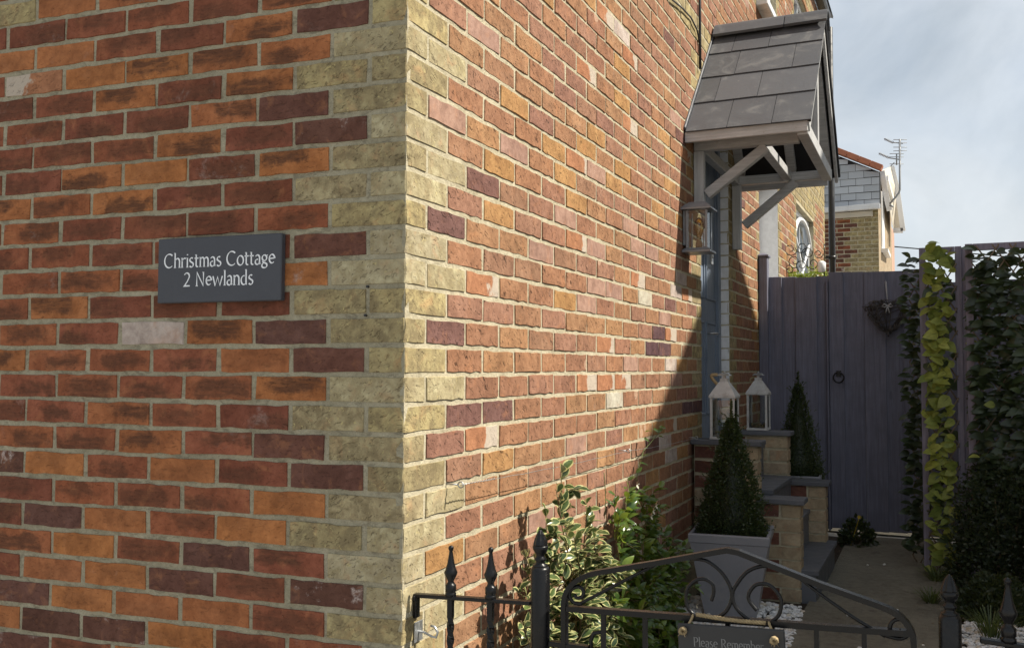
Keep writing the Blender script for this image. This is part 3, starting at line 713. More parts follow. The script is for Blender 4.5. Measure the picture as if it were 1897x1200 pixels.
def write(mb, text, h, place, thick=.105, thin=.05, serif=.06, nib=35, x0=0, track=.035):
    """place(u, v) -> point on the sign face; returns width in units of h"""
    x = x0; nb = radians(nib)
    for chh in text:
        st, adv = GL[chh]
        for s in st:
            L = []; Rg = []; N = len(s)
            for i in range(N):
                a = s[max(i-1, 0)]; b = s[min(i+1, N-1)]; dx, dy = b[0]-a[0], b[1]-a[1]; l = sqrt(dx*dx+dy*dy) or 1; th = atan2(dy, dx)
                w = (thin+(thick-thin)*abs(sin(th-nb)))/2; nx, ny = -dy/l*w, dx/l*w
                if 0 < i < N-1:      # mitre sharp corners a little
                    d1 = V((s[i][0]-s[i-1][0], s[i][1]-s[i-1][1])).normalized(); d2 = V((s[i+1][0]-s[i][0], s[i+1][1]-s[i][1])).normalized()
                    k = min(2.0, 1/max(.35, sqrt(max(.01, (1+d1.dot(d2))/2)))); nx *= k; ny *= k
                L.append((s[i][0]+nx, s[i][1]+ny)); Rg.append((s[i][0]-nx, s[i][1]-ny))
            vs = [place((x+p[0])*h, p[1]*h) for p in L]+[place((x+p[0])*h, p[1]*h) for p in Rg]
            mb.add(vs, [(i, i+1, N+i+1, N+i) for i in range(N-1)])
            for end, nxt in ((s[0], s[1]), (s[-1], s[-2])):
                if abs(end[0]-nxt[0]) < .02 and serif and abs(end[1]-nxt[1]) > .3:
                    yy = end[1]; dy = .022 if yy < .3 else -.022; xx = x+end[0]
                    lft = serif; rgt = serif if yy < .3 else serif*.3
                    vs = [place((xx-lft-thick*.3)*h, (yy-dy)*h), place((xx+rgt+thick*.3)*h, (yy-dy)*h), place((xx+rgt+thick*.25)*h, (yy+dy)*h), place((xx-lft-thick*.25)*h, (yy+dy)*h)]
                    mb.add([v for v in vs], [(0, 1, 2, 3)])
        x += adv+track
    return x
def twidth(text, track=.035): return sum(GL[c][1]+track for c in text)-track

# name plate on the front wall
o_, du_, dn_ = WALLS['front']
def fplane(px, py, off):                             # pixel -> (s, z) on the front wall face pushed out by off
    d = Ff + Rr*((px-948.5)/FPX) - Uu*((py-600)/FPX); q = dn_*off
    t = (q-CAMP).dot(dn_)/d.dot(dn_); p = CAMP+d*t; return p.dot(du_), p.z
OFF = .022
c = [fplane(292, 444, OFF), fplane(521, 431, OFF), fplane(521, 556, OFF), fplane(292, 562, OFF)]
s0 = (c[0][0]+c[3][0])/2; s1 = (c[1][0]+c[2][0])/2; z1 = (c[0][1]+c[1][1])/2; z0 = (c[2][1]+c[3][1])/2
sm_, zm_ = (s0+s1)/2, (z0+z1)/2; sc_ = du_*sm_+V((0, 0, zm_))
plate = thing('name_plate', sc_, 'dark grey slate house name plate with white lettering on shaded front wall', 'sign')
Mp = Matrix((-du_, -dn_, V((0, 0, 1)))).transposed()
mb = MB(); mb.box(sc_+dn_*(OFF-.010), (s0-s1, .020, z1-z0), M=Mp, bev=.0025); mb.build('slate_plate', M['sign'], plate)
def pl(u, v): return sc_+dn_*(OFF+.0007)-du_*u+V((0, 0, v))
hh = (z1-z0); mb = MB()
for txt, cyf, capf, cxf in (('Christmas Cottage', .545, .215, .505), ('2 Newlands', .25, .215, .505)):
    wd = twidth(txt); caph = capf*hh; target = (s0-s1)*(.90 if 'C' in txt else .565)
    kx = target/(wd*caph); base = -hh/2+cyf*hh-.0*caph; xo = (-.5+cxf)*(s0-s1)-target/2
    write(mb, txt, caph, lambda u, v, kx=kx, base=base, xo=xo: pl(xo+u*kx, base+v), thick=.115, thin=.05)
mb.build('lettering', M['letter'], plate)
mb = MB()                                           # small grey stub fixings left in the joints near the corner
for a in ((681, 531), (677, 584)):
    s_, z_ = fplane(a[0], a[1], .004); q = du_*s_+V((0, 0, z_)); mb.tube([q, q+dn_*.008], .0035, 6)
tag(mb.build('wall_plug', M['pipe']), 'two dark wall plugs left in the mortar right of the name plate', 'wall plugs')

# ------------------------------------------------------------------ porch canopy
RXE = .655; YN = 2.87; YR = 3.64; YF = 4.41
pz = lambda px, py, y: at(px, py, 'Y', y).z
ZR = pz(1533, 34, YR); ZE = pz(1502, 222, YN)
porch = thing('porch_canopy', (0, YR, ZE-.1), 'slate roofed timber porch canopy with grey brackets over the blue door', 'porch')
slope = V((0, YR-YN, ZR-ZE)); SL = slope.length; sd = slope/SL; snN = V((0, -sd.z, sd.y)); snF = V((0, sd.z, sd.y))
jf = [[.35, .70], [.19, .54, .98], [.30, .78], [.22, .54]]
for side in (0, 1):
    for r in range(4):
        fr = [0.0]+[q for q in jf[r] if q < .95]+[1.0]
        for i in range(len(fr)-1):
            x0 = fr[i]*RXE+.0015+(.012 if i == 0 else 0); x1 = fr[i+1]*RXE-.0015
            y0 = r*SL/4-.012*(r == 0); y1 = min((r+1)*SL/4+.05, SL-.01)
            base = V((0, YN, ZE))
            jx = random.uniform(-.002, .002)
            def P_(x, s, h, side=side):
                p = base+sd*s+snN*h
                if side: p = V((0, 2*YR-p.y, p.z))
                return V((x, p.y, p.z))
            hb = .0135; he = .006; th = .0055
            vs = [P_(x0, y0+jx, hb), P_(x1, y0-jx, hb), P_(x1, y1, he), P_(x0, y1, he), P_(x0, y0+jx, hb-th), P_(x1, y0-jx, hb-th), P_(x1, y1, he-th), P_(x0, y1, he-th)]
            mb = MB(); mb.add(vs, [(0, 1, 2, 3), (7, 6, 5, 4), (0, 4, 5, 1), (1, 5, 6, 2), (2, 6, 7, 3), (3, 7, 4, 0)])
            mb.build('slate', M['slate'], porch)
    mb = MB()                                       # dark roof boarding under the slates
    q = [V((.004, YN+.0, ZE)), V((RXE-.004, YN, ZE)), V((RXE-.004, YR, ZR-.002)), V((.004, YR, ZR-.002))]
    if side: q = [V((p.x, 2*YR-p.y, p.z)) for p in q]
    nn = snN if not side else snF
    mb.add(q+[p-nn*.012 for p in q], [(0, 1, 2, 3), (7, 6, 5, 4), (0, 4, 5, 1), (1, 5, 6, 2), (3, 2, 6, 7), (0, 3, 7, 4)]); mb.build('roof_board', M['dark'], porch)
for x0, x1 in ((.012, .425), (.43, RXE+.012)):
    mb = MB(); n = 8; prof = []
    for k in range(n+1):
        a = pi*k/n; prof.append((YR-.062*cos(a), ZR+.004+.045*sin(a)))
    prof = [(YR-.10, ZR-.035)]+prof[1:-1]+[(YR+.10, ZR-.035)]
    vs = [V((x0, y, z)) for y, z in prof]+[V((x1, y, z)) for y, z in prof]+[V((x0, y*.9+YR*.1, z-.012)) for y, z in prof]+[V((x1, y*.9+YR*.1, z-.012)) for y, z in prof]; m_ = len(prof)
    mb.add(vs, [(i, i+1, m_+i+1, m_+i) for i in range(m_-1)]+[(3*m_+i, 3*m_+i+1, 2*m_+i+1, 2*m_+i) for i in range(m_-1)]+[(m_+i, m_+i+1, 3*m_+i+1, 3*m_+i) for i in range(m_-1)]+[(2*m_+i, 2*m_+i+1, i+1, i) for i in range(m_-1)]+[(0, m_, 3*m_, 2*m_), (m_-1, 3*m_-1, 4*m_-1, 2*m_-1)], smooth=False)
    mb.build('ridge_tile', M['slate'], porch)
def timber(name, p0, p1, w, h, up=(0, 0, 1), mat='porch'):
    mb = MB(); mb.bar(p0, p1, w, h, up, bev=.003); return mb.build(name, M[mat], porch)
ZB = ZE-.030; BN, BF = 3.10, 4.16
timber('fascia_board', (.004, YN+.012, ZB+.004), (RXE-.020, YN+.012, ZB+.004), .022, .056)
timber('fascia_board', (.004, YF-.012, ZB+.012), (RXE-.08, YF-.012, ZB+.012), .022, .075)
timber('eaves_beam', (.004, BN, ZB), (RXE-.09, BN, ZB), .055, .055)
timber('eaves_beam', (.004, BF, ZB), (RXE-.09, BF, ZB), .055, .055)
timber('front_beam', (RXE-.048, YN+.026, ZB), (RXE-.060, BF+.03, ZB), .055, .07, mat='porch')
timber('tie_beam', (.36, BN+.03, ZB), (.36, BF-.03, ZB), .05, .054)
timber('wall_beam', (.03, BN+.03, ZB), (.03, BF-.03, ZB), .05, .054)
for xx in (.03, .36, RXE-.075):
    for sgn in (0, 1):
        p0 = V((xx, YN+.09, ZB+.075)); p1 = V((xx, YR-.03, ZR-.075))
        if sgn: p0 = V((xx, 2*YR-p0.y, p0.z)); p1 = V((xx, 2*YR-p1.y, p1.z))
        timber('rafter', p0, p1, .045, .055, up=(1, 0, 0))
for sgn in (0, 1):                                  # barge boards of the front gable
    p0 = V((RXE-.022, YN+.02, ZE-.03)); p1 = V((RXE-.022, YR-.003, ZR-.052))
    if sgn: p0 = V((p0.x, 2*YR-p0.y, p0.z)); p1 = V((p1.x, 2*YR-p1.y, p1.z))
    timber('barge_board', p0, p1, .075, .018, up=(1, 0, 0), mat='porch2') if False else timber('barge_board', p0, p1, .018, .06, up=(0, -sd.z, sd.y) if not sgn else (0, sd.z, sd.y), mat='porch2')
timber('king_post', (RXE-.075, YR, ZB+.037), (RXE-.075, YR, ZR-.11), .05, .05, mat='porch2')
for yy, bz in ((BN, 369), (BF, 463)):
    near = yy < YR
    zb = at(1297, 369, 'X', .03).z if near else at(1366, 463, 'X', .03).z
    if near: zb = .865+.05
    timber('wall_post', (.03, yy, ZB-.029), (.03, yy, zb), .055, .052, up=(0, 1, 0), mat='porch2')
    qa, qb = ((1310, 361), (1420, 258)) if near else ((1379, 418), (1474, 326)); b0 = at(*qa, 'Y', yy); b1 = at(*qb, 'Y', yy); b0.x = max(b0.x, .068); b1.z = min(b1.z, ZB-.034)
    timber('brace', b0, b1, .05, .052, mat='porch')
mb = MB()
for k in range(6): mb.tube([(RXE-.06, YN+.09+k*.012, ZB+.001), (RXE-.0185, YN+.09+k*.012, ZB+.001)], .001, 4) if False else None
# lead flashing against the wall
mb = MB(); mb.bar((.005, YN, ZE+.02), (.005, YR, ZR+.02), .010, .022, up=(0, -sd.z, sd.y)); mb.build('lead_flashing', M['coping'], porch)

# ------------------------------------------------------------------ wall lantern
LY = 2.87; lx0 = .022; lt = at(1290, 372, 'Y', LY-.06).z; lb = at(1290, 467, 'Y', LY-.06).z
lamp = thing('wall_lantern', (.08, LY, lb), 'grey metal box lantern with amber filament bulb on wall beside the blue door', 'lamp')
cx_ = .078; w_ = .112; hh_ = lt-lb
mb = MB(); mb.frustum((cx_, LY, lt-.034), .160, .12, .018); mb.box((cx_, LY, lt-.039), (.160, .160, .010), bev=.001); mb.frustum((cx_, LY, lt-.016), .12, .085, .014); mb.build('cap', M['greymetal'], lamp)
mb = MB(); mb.box((cx_, LY, lb+.006), (.150, .150, .012), bev=.002); mb.frustum((cx_, LY, lb+.012), .150, .118, .012); mb.build('base', M['greymetal'], lamp)
for sx_ in (-1, 1):
    for sy_ in (-1, 1):
        mb = MB(); mb.box((cx_+sx_*(w_/2-.005), LY+sy_*(w_/2-.005), (lt+lb)/2-.011), (.011, .011, hh_-.072), bev=.001); mb.build('corner_bar', M['greymetal'], lamp)
for (px_, py_, sz) in ((0, -1, (w_-.02, .003, hh_-.075)), (0, 1, (w_-.02, .003, hh_-.075)), (1, 0, (.003, w_-.02, hh_-.075))):
    mb = MB(); mb.box((cx_+px_*(w_/2-.006), LY+py_*(w_/2-.006), (lt+lb)/2-.011), sz); mb.build('pane', M['glass'], lamp)
mb = MB(); mb.lathe([(.012, 0), (.013, .035), (.020, .055), (.030, .085), (.028, .11), (.016, .13), (.004, .14)], (cx_, LY, lb+.05), 14); mb.build('bulb', M['amber'], lamp)
mb = MB(); mb.lathe([(.018, 0), (.018, .03), (.014, .034), (.014, .045)], (cx_, LY, lb+.026), 12)
for k in range(3): mb.tube([(cx_-.01+.01*k, LY, lb+.07), (cx_-.012+.012*k, LY, lb+.16)], .0012, 4)
mb.build('bulb_holder', M['rope'], lamp)
mb = MB(); mb.box((.011, LY, (lt+lb)/2), (.018, .09, hh_-.08), bev=.003); mb.build('backplate', M['greymetal'], lamp)

# ------------------------------------------------------------------ small fittings on and by the wall
bell = thing('door_bell', (.0, YE+.15, .6), 'small pale oval door bell on the blue door frame just below the lantern', 'door bell')
q = at(1318, 478, 'X', RX+.024); bell.location = q
mb = MB(); mb.box(q, (.014, .05, .085), bev=.006); mb.build('bell_case', M['steel'], bell); mb = MB(); mb.lathe([(.012, 0), (.012, .004), (.002, .006)], q+V((.007, 0, .01)), 12, M=Matrix.Rotation(pi/2, 3, 'Y')); mb.build('button', M['white'], bell)
cab = thing('black_cable', (.01, 3.2, 1.6), 'thin black cable running down wall to top of porch roof', 'cable')
p0 = at(1297, -30, 'X', .012); p1 = at(1297, 60, 'X', .012); p2 = at(1297, 122, 'X', .012)
yv = p2.y
mb = MB(); mb.tube([(.012, yv, p2.z-.02), (.012, yv, p1.z), (.012, yv, 3.2)], .008, 8); mb.build('vertical_cable', M['pipe'], cab)
pts = [at(x, y, 'X', .012) for x, y in ((1225, -25), (1245, 0), (1262, 14), (1280, 33), (1291, 55), (1296, 80))]
mb = MB(); mb.tube(pts, .0045, 6); mb.build('curved_cable', M['pipe'], cab)
dp = thing('downpipe', (.06, 10.0, G), 'black rain downpipe at the far end of the cottage side wall', 'drainpipe')
mb = MB(); mb.tube([(.065, 9.92, G), (.065, 9.92, TOP)], .038, 12); mb.build('pipe', M['pipe'], dp)
mb = MB(); zc_ = at(1540, 477, 'Y', 9.9).z; mb.lathe([(.048, -.02), (.048, .02)], (.065, 9.92, zc_), 12); mb.box((-.0, 9.90, zc_), (.05, .12, .03)); mb.build('bracket', M['pipe'], dp)

def eye(px, py, L=.045):
    p = at(px, py, 'X', 0); t_ = thing('vine_eye', p, 'x', 'vine eye'); mb = MB()
    mb.tube([p+V((-.005, 0, 0)), p+V((L-.008, 0, 0))], .0022, 6)
    ring = [p+V((L-.008+.008*(1-cos(a)), 0.0, .008*sin(a))) for a in [2*pi*i/12 for i in range(13)]]
    mb.tube(ring, .002, 6, cap=False); mb.build('screw_eye', M['steel'], t_)
    return t_, p+V((L, 0, 0))
e1, q1 = eye(828, 896, .042); tag(e1, 'steel vine eye screwed in wall nearest the yellow corner bricks')
e2, q2 = eye(1146, 834, .042); tag(e2, 'steel vine eye in wall where the porch shadow starts')
e3, q3 = eye(1276, 810, .04); tag(e3, 'steel vine eye in shaded bricks beside the blue door')
mb = MB()
def sag(a, b, n=18, s=.006): return [a.lerp(b, i/n)+V((.0, 0, -s*4*(i/n)*(1-i/n)+.0012*sin(i*2.1))) for i in range(n+1)]
mb.tube(sag(q1, q2), .0009, 5); mb.tube(sag(q2, q3), .0009, 5)
tw = []; 
for i in range(60):
    f_ = i/59; a = q1.lerp(q2, f_*.14); tw.append(a+V((.002*cos(i*1.3), 0, .002*sin(i*1.3))))
mb.tube(tw, .0008, 4)
tag(mb.build('training_wire', M['steel']), 'thin steel training wire stretched along sunlit wall between vine eyes', 'wire')

# ------------------------------------------------------------------ steps up to the door
st = thing('door_steps', (.3, 3.4, G), 'brick and slate steps with stepped flank walls up to the blue door', 'steps')
ZT1 = -.385; ZT2 = -.675
SB = Brickwork()
def pier(x0, x1, y0, y1, ztop):
    mb = MB(); mb.box(((x0+x1)/2, (y0+y1)/2, (G-.02+ztop)/2), (x1-x0-.012, y1-y0-.012, ztop-G+.02)); mb.build('flank_core', M['mortar'], st)
    n = int(round((ztop-G)/C)); ch_ = (ztop-G)/n
    for k in range(n):
        zc = G+(k+.5)*ch_; ev = k % 2
        Lx = x1-x0
        if Lx > .3: xs = [x0, x0+.12, x1] if ev else [x0, x1-.118, x1]
        else: xs = [x0, x1] if (ev or Lx < .2) else [x0, x0+Lx*.5, x1]
        for i in range(len(xs)-1):
            L = xs[i+1]-xs[i]-.010; last = i == len(xs)-2
            kd = 'b' if last or random.random() < .35 else 'd'
            SB.add(((xs[i]+xs[i+1])/2+.003, y0, zc), V((1, 0, 0)), V((0, -1, 0)), round(L, 3), .064, kd)
        Ly = y1-y0
        SB.add((x1, (y0+y1)/2, zc), V((0, 1, 0)), V((1, 0, 0)), round(Ly-.008, 3), .064, 'b')
    mb = MB(); mb.box(((x0+x1)/2+.006, (y0+y1)/2, ztop+.014), (x1-x0+.03, y1-y0+.04, .026), bev=.003); mb.build('coping_slab', M['coping'], st)
YN1, YN2 = 2.98, 3.10; YF1, YF2 = 3.84, 3.96
def fx(px, y): return at(px, 800, 'Y', y).x
pier(.012, fx(1403, YN1), YN1, YN2, ZT1); pier(fx(1403, YN1)+.002, fx(1481, YN1), YN1, YN2, ZT2)
pier(.012, fx(1459, YF1), YF1, YF2, ZT1); pier(fx(1459, YF1)+.002, fx(1528, YF1), YF1, YF2, ZT2)
for i, (x1, zt) in enumerate(((.62, G+.17), (.50, G+.36), (.40, G+.55), (.24, ZD0-.01))):
    mb = MB(); mb.box((x1/2, (YN2+YF1)/2, (G-.02+zt-.03)/2), (x1, YF1-YN2-.012, zt-.03-G+.02)); mb.build('riser', M['coping'], st)
    mb = MB(); mb.box((x1-.11, (YN2+YF1)/2, zt-.014), (.24, YF1-YN2-.008, .026), bev=.003); mb.build('tread', M['coping'], st)
mb = MB(); mb.box((.605, (YN2+YF1)/2-.01, G+.155), (.09, YF1-YN2+.2, .027), bev=.003); mb.build('tread', M['coping'], st)
mb = MB(); mb.box((.595, (YN2+YF1)/2-.01, G+.06), (.08, YF1-YN2+.18, .16)); mb.build('riser', M['coping'], st)
SB.build(lambda it: st, 200)

# ------------------------------------------------------------------ candle lanterns
def lantern(x, y, z, w, h, label, rope=False):
    t = thing('candle_lantern', (x, y, z), label, 'lantern', 'white metal lanterns by the door')
    hb = h*.62; m = M['lanternwhite']
    mb = MB(); mb.box((x, y, z+.008), (w, w, .014), bev=.002); mb.build('base', m, t)
    for a in (-1, 1):
        for b in (-1, 1):
            mb = MB(); mb.box((x+a*(w/2-.009), y+b*(w/2-.009), z+hb/2), (.013, .013, hb-.02), bev=.001); mb.build('corner_post', m, t)
    for k, (a, b) in enumerate(((0, -1), (1, 0), (0, 1), (-1, 0))):
        mb = MB(); mb.box((x+a*(w/2-.008), y+b*(w/2-.008), z+hb/2), (w-.03 if a == 0 else .002, w-.03 if b == 0 else .002, hb-.04)); mb.build('pane', M['glass'], t)
    mb = MB(); mb.box((x, y, z+hb-.003), (w+.006, w+.006, .014), bev=.002); mb.frustum((x, y, z+hb+.004), w+.004, w*.34, h*.20); mb.box((x, y, z+hb+h*.20+.012), (w*.30, w*.30, .018)); mb.build('hood', m, t)
    mb = MB(); mb.frustum((x, y, z+hb+h*.20+.036), w*.52, w*.30, .012); mb.lathe([(.004, 0), (.008, .006), (.004, .014)], (x, y, z+hb+h*.2+.046), 8); mb.box((x, y, z+hb+h*.20+.028), (w*.12, w*.12, .02)); mb.build('chimney_cap', M['steel'], t)
    mb = MB(); mb.box((x+.0, y-.02, z+.03), (w*.10, .003, .05)) if False else None
    mb = MB(); ps = []
    for i in range(26):
        a = random.uniform(0, 2*pi); r = random.uniform(0, w*.36); c0 = V((x+r*cos(a), y+r*sin(a), z+.022+random.uniform(0, .018))); rr = random.uniform(.006, .010)
        mb.lathe([(0.001, -rr), (rr*.9, -rr*.4), (rr*.9, rr*.4), (0.001, rr)], c0, 6)
    mb.build('pebble_filling', M['rope'], t)
    zt = z+hb+h*.20+.03
    if rope:
        pts = [(x-.03-.035*sin(pi*i/10), y-.02, zt+.01+.02*sin(pi*i/10*1.0)-.055*(i/10)) for i in range(11)]
        mb = MB(); mb.tube(pts, .009, 8); mb.build('rope_handle', M['rope'], t)
    else:
        pts = [(x-.02-.03*sin(pi*i/10), y+.01, zt+.0-.05*(i/10)) for i in range(11)]
        mb = MB(); mb.tube(pts, .007, 8); mb.build('rope_handle', M['rope'], t)
    return t
yl = (YN1+YN2)/2
xa, xb = at(1311, 800, 'Y', yl-.05).x, at(1363, 800, 'Y', yl-.05).x
lantern((xa+xb)/2+.004, yl+.01, ZT1+.028, .135, at(1338, 685, 'Y', yl).z-ZT1-.028, 'larger white metal lantern with rope handle on the near flank wall behind the box tree', True)
yl = (YF1+YF2)/2
xa, xb = at(1382, 790, 'Y', yl-.05).x, at(1424, 790, 'Y', yl-.05).x
lantern((xa+xb)/2, yl, ZT1+.028, .128, at(1403, 686, 'Y', yl).z-ZT1-.028, 'grey white metal lantern on the far flank wall nearer the purple gate')

# ------------------------------------------------------------------ leaves
def leaf_mesh(name, L, Wd, mat, shape='ob', curl=.15, fold=.18, seed=0, stalk=0):
    """leaf blade along +x, width y, up z; uv.x along, uv.y from the midrib (0) to the margin (1)"""
    rng = random.Random(seed); n = 6; vs = []; uv = []
    for i in range(n+1):
        f = i/n
        if shape == 'ob': w = sin(pi*min(1, f**1.25*.97+.015))**.75
        elif shape == 'lance': w = sin(pi*(f**.8))**.9*(1-.15*f)
        else: w = sin(pi*(f**.72))**.8                      # ovate, pointed tip
        w = max(w, 0.03)*Wd/2*(1+rng.uniform(-.06, .06)); z = -curl*L*(f-.4)**2+curl*L*.16
        x = f*L+stalk
        for k, s in ((-1, 1), (-.55, .5), (0, 0), (.55, .5), (1, 1)):
            vs.append((x, k*w, z+fold*w*abs(k)+rng.uniform(-.01, .01)*L*abs(k))); uv.append((f, s))
    fs = [(i*5+j, (i+1)*5+j, (i+1)*5+j+1, i*5+j+1) for i in range(n) for j in range(4)]
    me = bpy.data.meshes.new(name); me.from_pydata(vs, [], fs); ul = me.uv_layers.new(name='UVMap')
    for l in me.loops: ul.data[l.index].uv = uv[l.vertex_index]
    me.polygons.foreach_set('use_smooth', [True]*len(fs)); me.materials.append(mat); me.update(); me['fs'] = 0
    return me
def orient(p, d, up, sc=1.0, roll=0):
    x = V(d).normalized(); u = V(up); y = u.cross(x)
    if y.length < 1e-3: y = V((1, 0, 0)).cross(x)
    y.normalize(); z = x.cross(y)
    R_ = Matrix((x, y, z)).transposed() @ Matrix.Rotation(roll, 3, 'X')
    return Matrix.Translation(V(p)) @ R_.to_4x4() @ Matrix.Scale(sc, 4)
def place_leaves(par, items, limit=300, name='leaf', stuffname='foliage'):
    """items: (world matrix, mesh)"""
    def sc(it):
        p = it[0].translation; d = p-CAMP; z = d.dot(Ff); x = d.dot(Rr)/z*FPX; y = d.dot(Uu)/z*FPX
        return 99 if (z < 0 or abs(x) > 960 or abs(y) > 610) else z
    items = sorted(items, key=sc); base = wloc(par)
    for Mx, me in items[:limit]:
        o = bpy.data.objects.new(name, me); COL.objects.link(o); o.parent = par
        m = Mx.copy(); m.translation = m.translation-base; o.matrix_basis = m
    rest = items[limit:]
    if rest:
        mats = []; mb = MB()
        for Mx, me in rest:
            mt = me.materials[0]
            if mt not in mats: mats.append(mt)
            ul = {}
            for l in me.loops: ul[l.vertex_index] = tuple(me.uv_layers[0].data[l.index].uv)
            mb.add([Mx @ v.co for v in me.vertices], [tuple(p.vertices) for p in me.polygons], mats.index(mt), [ul.get(i, (0, 0)) for i in range(len(me.vertices))], smooth=True)
        mb.build(stuffname, mats, par, kind='stuff')
def rv(rng, a=1.0): return V((rng.uniform(-a, a), rng.uniform(-a, a), rng.uniform(-a, a)))

def climber(name, base, tips, label, leaf_defs, rng, spacing=.022, droop=.3, stemmat='bark', limit=300, wall_x=.03, r0=.007, side=.16, nside=7, group=None):
    t = thing(name, base, label, 'shrub', group); items = []
    mb = MB()
    for tip in tips:
        tip = V(tip); b = V(base)+V((rng.uniform(-.04, .04), rng.uniform(-.08, .08), 0)); N = 12; pts = []
        c1 = b.lerp(tip, .35)+V((rng.uniform(-.02, .10), rng.uniform(-.08, .08), .05))
        for i in range(N+1):
            f = i/N; p = b*(1-f)**2+c1*2*f*(1-f)+tip*f*f; p += rv(rng, .006); p.x = max(p.x, wall_x); pts.append(p)
        mb.tube(pts, [r0*(1-.75*i/N) for i in range(N+1)], 6)
        brs = [(pts[4:], 1.0)]
        for k in range(nside):
            i = rng.randint(3, N-1); p = pts[i]; d = (rv(rng)+V((.45, 0, .25))).normalized()*rng.uniform(side*.5, side)*(1.15-i/N*.5)
            q = p+d; q.x = max(q.x, wall_x); bp = [p, p.lerp(q, .5)+V((0, 0, .01)), q]; mb.tube(bp, [.0024, .0018, .0010], 5); brs.append((bp, .9))
        for bp, sc in brs:
            L = sum((bp[i+1]-bp[i]).length for i in range(len(bp)-1)); n = max(3, int(L/spacing))
            for k in range(n):
                f = (k+.5)/n*(len(bp)-1); i = min(int(f), len(bp)-2); p = bp[i].lerp(bp[i+1], f-i); dd = (bp[i+1]-bp[i]).normalized()
                for sgn in (-1, 1):
                    out_ = V((rng.uniform(-.15, .9), rng.uniform(-1, 1), rng.uniform(-.3, .55))).normalized()
                    d = (out_+dd*.5+V((0, 0, -droop*rng.random()))).normalized()
                    me = rng.choices([m for m, w in leaf_defs], [w for m, w in leaf_defs])[0]
                    pp = p+d*.004; pp.x = max(pp.x, wall_x-.01)
                    if (pp+d*.045).x < .012: d.x = abs(d.x)
                    up = (V((.4, -.1, 1))+rv(rng, .55))
                    items.append((orient(pp, d, up, rng.uniform(.62, 1.12)*sc, rng.uniform(-.4, .4)), me))
    mb.build('stems', M[stemmat], t)
    place_leaves(t, items, limit)
    return t
rng = random.Random(21)
VL = [(leaf_mesh('leaf', .052, .028, M['varieg'], 'ob', .25, .25, s), 1) for s in range(6)]
def wp(px, py, x): return at(px, py, 'X', x)
tips = [wp(1038, 872, .11), wp(1030, 905, .13), wp(1085, 925, .14), wp(1010, 950, .15), wp(1100, 980, .17), wp(975, 1030, .12), wp(1060, 990, .20), wp(1120, 1040, .2), wp(1000, 1060, .17),
        wp(960, 1090, .14), wp(1085, 1080, .24), wp(1030, 1010, .10), wp(1130, 1110, .22), wp(965, 1150, .18), wp(1090, 1150, .24)]
climber('variegated_shrub', (.13, .80, G), tips, 'variegated evergreen shrub with cream edged leaves climbing the sunny wall', VL, rng, .019, side=.15, nside=11)
JL = [(leaf_mesh('leaf', .054, .025, M['jas'], 'ov', .3, .2, s), 6) for s in range(6)]+[(leaf_mesh('leaf', .044, .019, M['lime'], 'ov', .2, .2, 9), 1)]
tips = [wp(1165, 888, .08), wp(1160, 930, .14), wp(1185, 905, .10), wp(1210, 960, .13), wp(1235, 985, .12), wp(1140, 975, .16), wp(1190, 1000, .2), wp(1225, 1040, .2), wp(1150, 1050, .24), wp(1250, 1075, .2),
        wp(1180, 1090, .25), wp(1215, 1120, .26), wp(1135, 930, .12), wp(1130, 1130, .27), wp(1240, 1010, .16), wp(1175, 1140, .3), wp(1200, 940, .12), wp(1225, 1150, .28)]
t = climber('glossy_climber', (.13, 1.52, G), tips, 'glossy green climber with small cream flowers against the wall, right of variegated shrub', JL, rng, .018, side=.19, nside=12)
mb = MB()
for (px, py) in ((1210, 945), (1206, 955), (1180, 897), (1290, 1120), (1215, 935)):
    c0 = at(px, py, 'X', .2)
    for k in range(5):
        a = 2*pi*k/5; d = V((.3, cos(a), sin(a))); mb.add([c0, c0+d*.011+V((.002, -sin(a)*.004, cos(a)*.004)), c0+d*.018, c0+d*.011-V((.002, -sin(a)*.004, cos(a)*.004))], [(0, 1, 2, 3)])
mb.build('blossom', M['flower'], t)
# tendrils climbing to the wire
items = []; t = thing('vine_tendril', (.05, 2.1, G+.5), 'thin vine tendril with few leaves climbing to the wire near the shadow line', 'vine')
mb = MB(); pts = [wp(x, y, .03) for x, y in ((1178, 890), (1185, 860), (1192, 835), (1205, 820), (1222, 800))]; mb.tube(pts, .0018, 5)
pts2 = [wp(x, y, .03) for x, y in ((1120, 960), (1122, 925), (1121, 900), (1119, 875))]; mb.tube(pts2, .0015, 5); mb.build('stem', M['greenstem'], t)
JM = [m for m, w in JL]
for (px, py) in ((1192, 812), (1195, 800), (1184, 857), (1178, 875), (1215, 800), (1221, 791), (1190, 845), (1126, 910), (1220, 808), (1210, 795)):
    items.append((orient(wp(px, py, .035), V((.5, rng.uniform(-1, 1), rng.uniform(-.4, .6))), V((1, 0, .6)), .75), rng.choice(JM)))
place_leaves(t, items)

